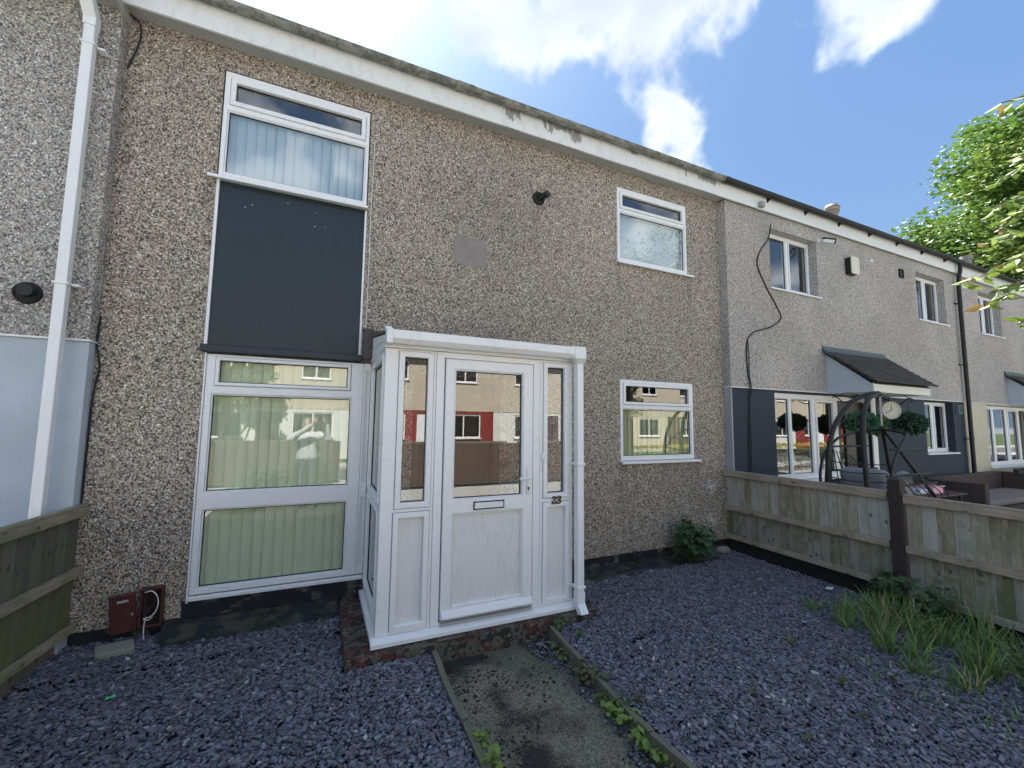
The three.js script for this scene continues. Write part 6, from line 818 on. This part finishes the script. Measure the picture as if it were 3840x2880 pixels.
// ---------- the photographer, seen in the window ----------
function sdfMesh(f, lo, hi, h) {
  const n = [0, 1, 2].map((k) => Math.ceil((hi[k] - lo[k]) / h) + 1), [nx, ny, nz] = n, val = new Float32Array(nx * ny * nz), id = (i, j, k) => (k * ny + j) * nx + i;
  for (let k = 0; k < nz; k++) for (let j = 0; j < ny; j++) for (let i = 0; i < nx; i++) val[id(i, j, k)] = f(lo[0] + i * h, lo[1] + j * h, lo[2] + k * h);
  const vid = new Int32Array(nx * ny * nz).fill(-1), pos = [], ix = [];
  for (let k = 0; k < nz - 1; k++) for (let j = 0; j < ny - 1; j++) for (let i = 0; i < nx - 1; i++) {
    let c = 0, sx = 0, sy = 0, sz = 0; const v = []; for (let q = 0; q < 8; q++) v.push(val[id(i + (q & 1), j + ((q >> 1) & 1), k + (q >> 2))]);
    for (const [a, b] of [[0, 1], [2, 3], [4, 5], [6, 7], [0, 2], [1, 3], [4, 6], [5, 7], [0, 4], [1, 5], [2, 6], [3, 7]]) if ((v[a] < 0) !== (v[b] < 0)) { const t = v[a] / (v[a] - v[b]); sx += lerp(a & 1, b & 1, t); sy += lerp((a >> 1) & 1, (b >> 1) & 1, t); sz += lerp(a >> 2, b >> 2, t); c++; }
    if (c) { vid[id(i, j, k)] = pos.length / 3; pos.push(lo[0] + (i + sx / c) * h, lo[1] + (j + sy / c) * h, lo[2] + (k + sz / c) * h); }
  }
  for (let k = 1; k < nz - 1; k++) for (let j = 1; j < ny - 1; j++) for (let i = 1; i < nx - 1; i++) {
    const a = val[id(i, j, k)] < 0, quad = (p, q, r, s, fl) => { if (p < 0 || q < 0 || r < 0 || s < 0) return; fl ? ix.push(p, q, r, p, r, s) : ix.push(p, r, q, p, s, r); };
    if (a !== val[id(i + 1, j, k)] < 0) quad(vid[id(i, j - 1, k - 1)], vid[id(i, j, k - 1)], vid[id(i, j, k)], vid[id(i, j - 1, k)], a);
    if (a !== val[id(i, j + 1, k)] < 0) quad(vid[id(i - 1, j, k - 1)], vid[id(i - 1, j, k)], vid[id(i, j, k)], vid[id(i, j, k - 1)], a);
    if (a !== val[id(i, j, k + 1)] < 0) quad(vid[id(i - 1, j - 1, k)], vid[id(i, j - 1, k)], vid[id(i, j, k)], vid[id(i - 1, j, k)], a);
  }
  const g = new THREE.BufferGeometry(); g.setAttribute('position', new THREE.Float32BufferAttribute(pos, 3)); g.setIndex(ix); g.computeVertexNormals(); return g;
}
{
  const smin = (a, b, k) => { const h = clamp(0.5 + 0.5 * (b - a) / k); return lerp(b, a, h) - k * h * (1 - h); };
  const cap = (p, a, b, ra, rb) => { const bx = b[0] - a[0], by = b[1] - a[1], bz = b[2] - a[2], px = p[0] - a[0], py = p[1] - a[1], pz = p[2] - a[2], t = clamp((px * bx + py * by + pz * bz) / (bx * bx + by * by + bz * bz)); return Math.hypot(px - bx * t, py - by * t, pz - bz * t) - lerp(ra, rb, t); };
  const X = 0.93, Z = 4.76, G = 0.09, P = { al: [X - 0.13, G + 0.09, Z], ar: [X + 0.14, G + 0.09, Z - 0.02], kl: [X - 0.12, G + 0.48, Z - 0.03], kr: [X + 0.12, G + 0.48, Z - 0.04], hl: [X - 0.095, G + 0.90, Z], hr: [X + 0.095, G + 0.90, Z], pv: [X, G + 0.98, Z], wa: [X, G + 1.10, Z - 0.01], ch: [X, G + 1.30, Z - 0.02], nk: [X, G + 1.46, Z - 0.01], hd: [X - 0.02, G + 1.61, Z - 0.06], sl: [X - 0.19, G + 1.39, Z - 0.01], sr: [X + 0.19, G + 1.39, Z - 0.01], el: [X - 0.29, G + 1.33, Z - 0.24], er: [X + 0.36, G + 1.33, Z - 0.22], wl: [1.045, 1.715, 4.40], wr: [1.235, 1.735, 4.46] };
  const torso = (p, e) => smin(smin(cap([p[0], p[1], p[2] * 1], [X - 0.07, G + 1.0, Z], [X - 0.09, G + 1.32, Z - 0.02], 0.115 + e, 0.115 + e), cap(p, [X + 0.07, G + 1.0, Z], [X + 0.09, G + 1.32, Z - 0.02], 0.115 + e, 0.115 + e), 0.08), smin(cap(p, P.sl, P.sr, 0.062 + e, 0.062 + e), cap(p, P.ch, P.nk, 0.09 + e, 0.055 + e), 0.06), 0.07);
  const arms = (p, e, s) => smin(smin(cap(p, P.sl, P.el, 0.057 + e, 0.045 + e), cap(p, P.el, P.wl, 0.043 + e, 0.027 + e), 0.03), smin(cap(p, P.sr, P.er, 0.057 + e, 0.045 + e), cap(p, P.er, P.wr, 0.043 + e, 0.027 + e), 0.03), 0.02);
  const legs = (p, e) => Math.min(smin(cap(p, P.hl, P.kl, 0.088 + e, 0.058 + e), cap(p, P.kl, P.al, 0.056 + e, 0.040 + e), 0.04), smin(cap(p, P.hr, P.kr, 0.088 + e, 0.058 + e), cap(p, P.kr, P.ar, 0.056 + e, 0.040 + e), 0.04));
  const H = P.hd, head = (p) => { const x = p[0] - H[0], y = p[1] - H[1], z = p[2] - H[2]; let d = Math.hypot(x / 0.077, (y - 0.012) / 0.112, z / 0.097) * 0.092 - 0.092; d = smin(d, cap(p, [H[0], H[1] - 0.06, H[2] - 0.045], [H[0], H[1] - 0.085, H[2] - 0.05], 0.036, 0.032), 0.03); d = smin(d, cap(p, [H[0], H[1] + 0.01, H[2] - 0.096], [H[0], H[1] - 0.024, H[2] - 0.112], 0.010, 0.015), 0.012); for (const s of [-1, 1]) { d = smin(d, cap(p, [H[0] + s * 0.078, H[1] + 0.012, H[2] + 0.005], [H[0] + s * 0.076, H[1] - 0.03, H[2]], 0.014, 0.010), 0.008); d = Math.max(d, -(Math.hypot(x - s * 0.032, y - 0.008, z + 0.106) - 0.016)); } return smin(d, cap(p, [H[0], H[1] - 0.06, H[2] + 0.03], P.nk, 0.052, 0.055), 0.03); };
  const person = thing('person', 'person in pale grey shirt and dark trousers holding up a phone', 'person');
  const skin = std({ color: RGB(0.46, 0.27, 0.20), roughness: 0.6 });
  const fwd = V(0.409, 0.0907, -0.908).normalize(), rt = V(0.9116, 0, 0.411), upv = new THREE.Vector3().crossVectors(rt, fwd).normalize(), cp = camera.position.clone().addScaledVector(fwd, -0.022);
  const at = (r, u, f) => cp.clone().addScaledVector(rt, r).addScaledVector(upv, u).addScaledVector(fwd, f).toArray();
  const hand = (p, s) => { const w = s < 0 ? P.wl : P.wr, palm0 = at(s * 0.088, -0.012, -0.03), palm1 = at(s * 0.090, 0.012, -0.026); let d = smin(cap(p, w, palm0, 0.026, 0.026), cap(p, palm0, palm1, 0.026, 0.022), 0.02); for (let k = 0; k < 4; k++) { const u = 0.034 - k * 0.021, L = [0.9, 1, 0.95, 0.78][k]; const a = at(s * 0.094, u * 0.8, -0.012), b = at(s * (0.094 - 0.012), u, 0.004), c = at(s * (0.088 - 0.036 * L), u, 0.006); d = smin(d, Math.min(cap(p, a, b, 0.0095, 0.009), cap(p, b, c, 0.009, 0.0075)), 0.004); } const ta = at(s * 0.085, 0.018, -0.03), tb = at(s * 0.066, 0.03, -0.022), tc = at(s * 0.045, 0.026, -0.016); return smin(d, Math.min(cap(p, ta, tb, 0.011, 0.010), cap(p, tb, tc, 0.010, 0.008)), 0.006); };
  const body = [sdfMesh((x, y, z) => { const p = [x, y, z]; return Math.min(smin(torso(p, 0), arms(p, 0), 0.04), legs(p, 0)); }, [X - 0.5, G + 0.02, Z - 0.5], [X + 0.55, G + 1.78, Z + 0.2], 0.016), sdfMesh((x, y, z) => head([x, y, z]), [H[0] - 0.12, H[1] - 0.2, H[2] - 0.15], [H[0] + 0.12, H[1] + 0.16, H[2] + 0.14], 0.006)];
  for (const s of [-1, 1]) { const c = at(s * 0.09, 0, -0.03), w = s < 0 ? P.wl : P.wr; const lo = [0, 1, 2].map((k) => Math.min(c[k], w[k]) - 0.1), hi = [0, 1, 2].map((k) => Math.max(c[k], w[k]) + 0.1); body.push(sdfMesh((x, y, z) => hand([x, y, z], s), lo, hi, 0.0045)); }
  mesh('body', body, skin, person);
  const folds = (x, y, z) => (fbm(x * 14, y * 9 + z * 11, 3, 0, 651) - 0.5) * 0.022;
  mesh('shirt', sdfMesh((x, y, z) => { const p = [x, y, z]; const cuff = Math.min(Math.hypot(x - P.wl[0], y - P.wl[1], z - P.wl[2]), Math.hypot(x - P.wr[0], y - P.wr[1], z - P.wr[2])); const d = smin(Math.max(torso(p, 0.012), y - (G + 1.455)), Math.max(arms(p, 0.012), 0.07 - cuff), 0.04) + folds(x, y, z) * 0.8; return Math.max(d, G + 0.90 - y); }, [X - 0.5, G + 0.8, Z - 0.5], [X + 0.55, G + 1.75, Z + 0.25], 0.012), std({ color: RGB(0.50, 0.49, 0.50), roughness: 0.9 }), person);
  mesh('trousers', sdfMesh((x, y, z) => { const p = [x, y, z]; const d = smin(legs(p, 0.018), cap(p, [X - 0.06, G + 0.93, Z], [X + 0.06, G + 0.93, Z], 0.112, 0.112), 0.05) + folds(x, y * 0.6, z); return Math.max(d, G + 0.06 - y, y - (G + 0.985)); }, [X - 0.32, G, Z - 0.25], [X + 0.34, G + 1.1, Z + 0.2], 0.012), std({ color: RGB(0.045, 0.05, 0.06), roughness: 0.9 }), person);
  for (const a of [P.al, P.ar]) mesh('shoe', sdfMesh((x, y, z) => Math.max(smin(cap([x, y, z], [a[0], G + 0.045, a[2] + 0.06], [a[0], G + 0.035, a[2] - 0.15], 0.045, 0.038), cap([x, y, z], [a[0], G + 0.05, a[2] + 0.03], [a[0], G + 0.10, a[2] + 0.01], 0.045, 0.042), 0.03), G + 0.0 - y), [a[0] - 0.1, G - 0.02, a[2] - 0.25], [a[0] + 0.1, G + 0.2, a[2] + 0.15], 0.01), std({ color: RGB(0.03, 0.025, 0.022), roughness: 0.6 }), person);
  mesh('hair', sdfMesh((x, y, z) => { const a = x - H[0], b = y - H[1] - 0.014, c = z - H[2] - 0.006; const d = Math.hypot(a / 0.082, b / 0.116, c / 0.1) * 0.095 - 0.0955; return Math.max(d, -(b - 0.035 + c * 0.75 * -1 * -1 * -1 * 0.9)); }, [H[0] - 0.13, H[1] - 0.1, H[2] - 0.14], [H[0] + 0.13, H[1] + 0.16, H[2] + 0.15], 0.006), std({ color: RGB(0.16, 0.11, 0.08), roughness: 0.9 }), person);
  for (const s of [-1, 1]) mesh('eye', new THREE.SphereGeometry(0.011, 12, 8).translate(H[0] + s * 0.032, H[1] + 0.008, H[2] - 0.088), std({ color: RGB(0.05, 0.04, 0.035), roughness: 0.3 }), person);
  mesh('mouth', new THREE.SphereGeometry(0.02, 12, 8).scale(1, 0.28, 0.35).translate(H[0], H[1] - 0.052, H[2] - 0.093), std({ color: RGB(0.30, 0.12, 0.10), roughness: 0.6 }), person);
  const ph = thing('mobile_phone', 'dark mobile phone held up sideways by the person', 'phone'); const bg = new RoundedBoxGeometry(0.15, 0.074, 0.009, 3, 0.0042); const mt = new THREE.Matrix4().makeBasis(rt, upv, fwd.clone().negate()).setPosition(cp); mesh('casing', bg.applyMatrix4(mt), M.black, ph); mesh('lens', new THREE.CylinderGeometry(0.007, 0.007, 0.003, 14).rotateX(Math.PI / 2).translate(-0.055, 0.022, -0.006).applyMatrix4(mt), M.gasket, ph);
}
renderer.render(scene, camera);
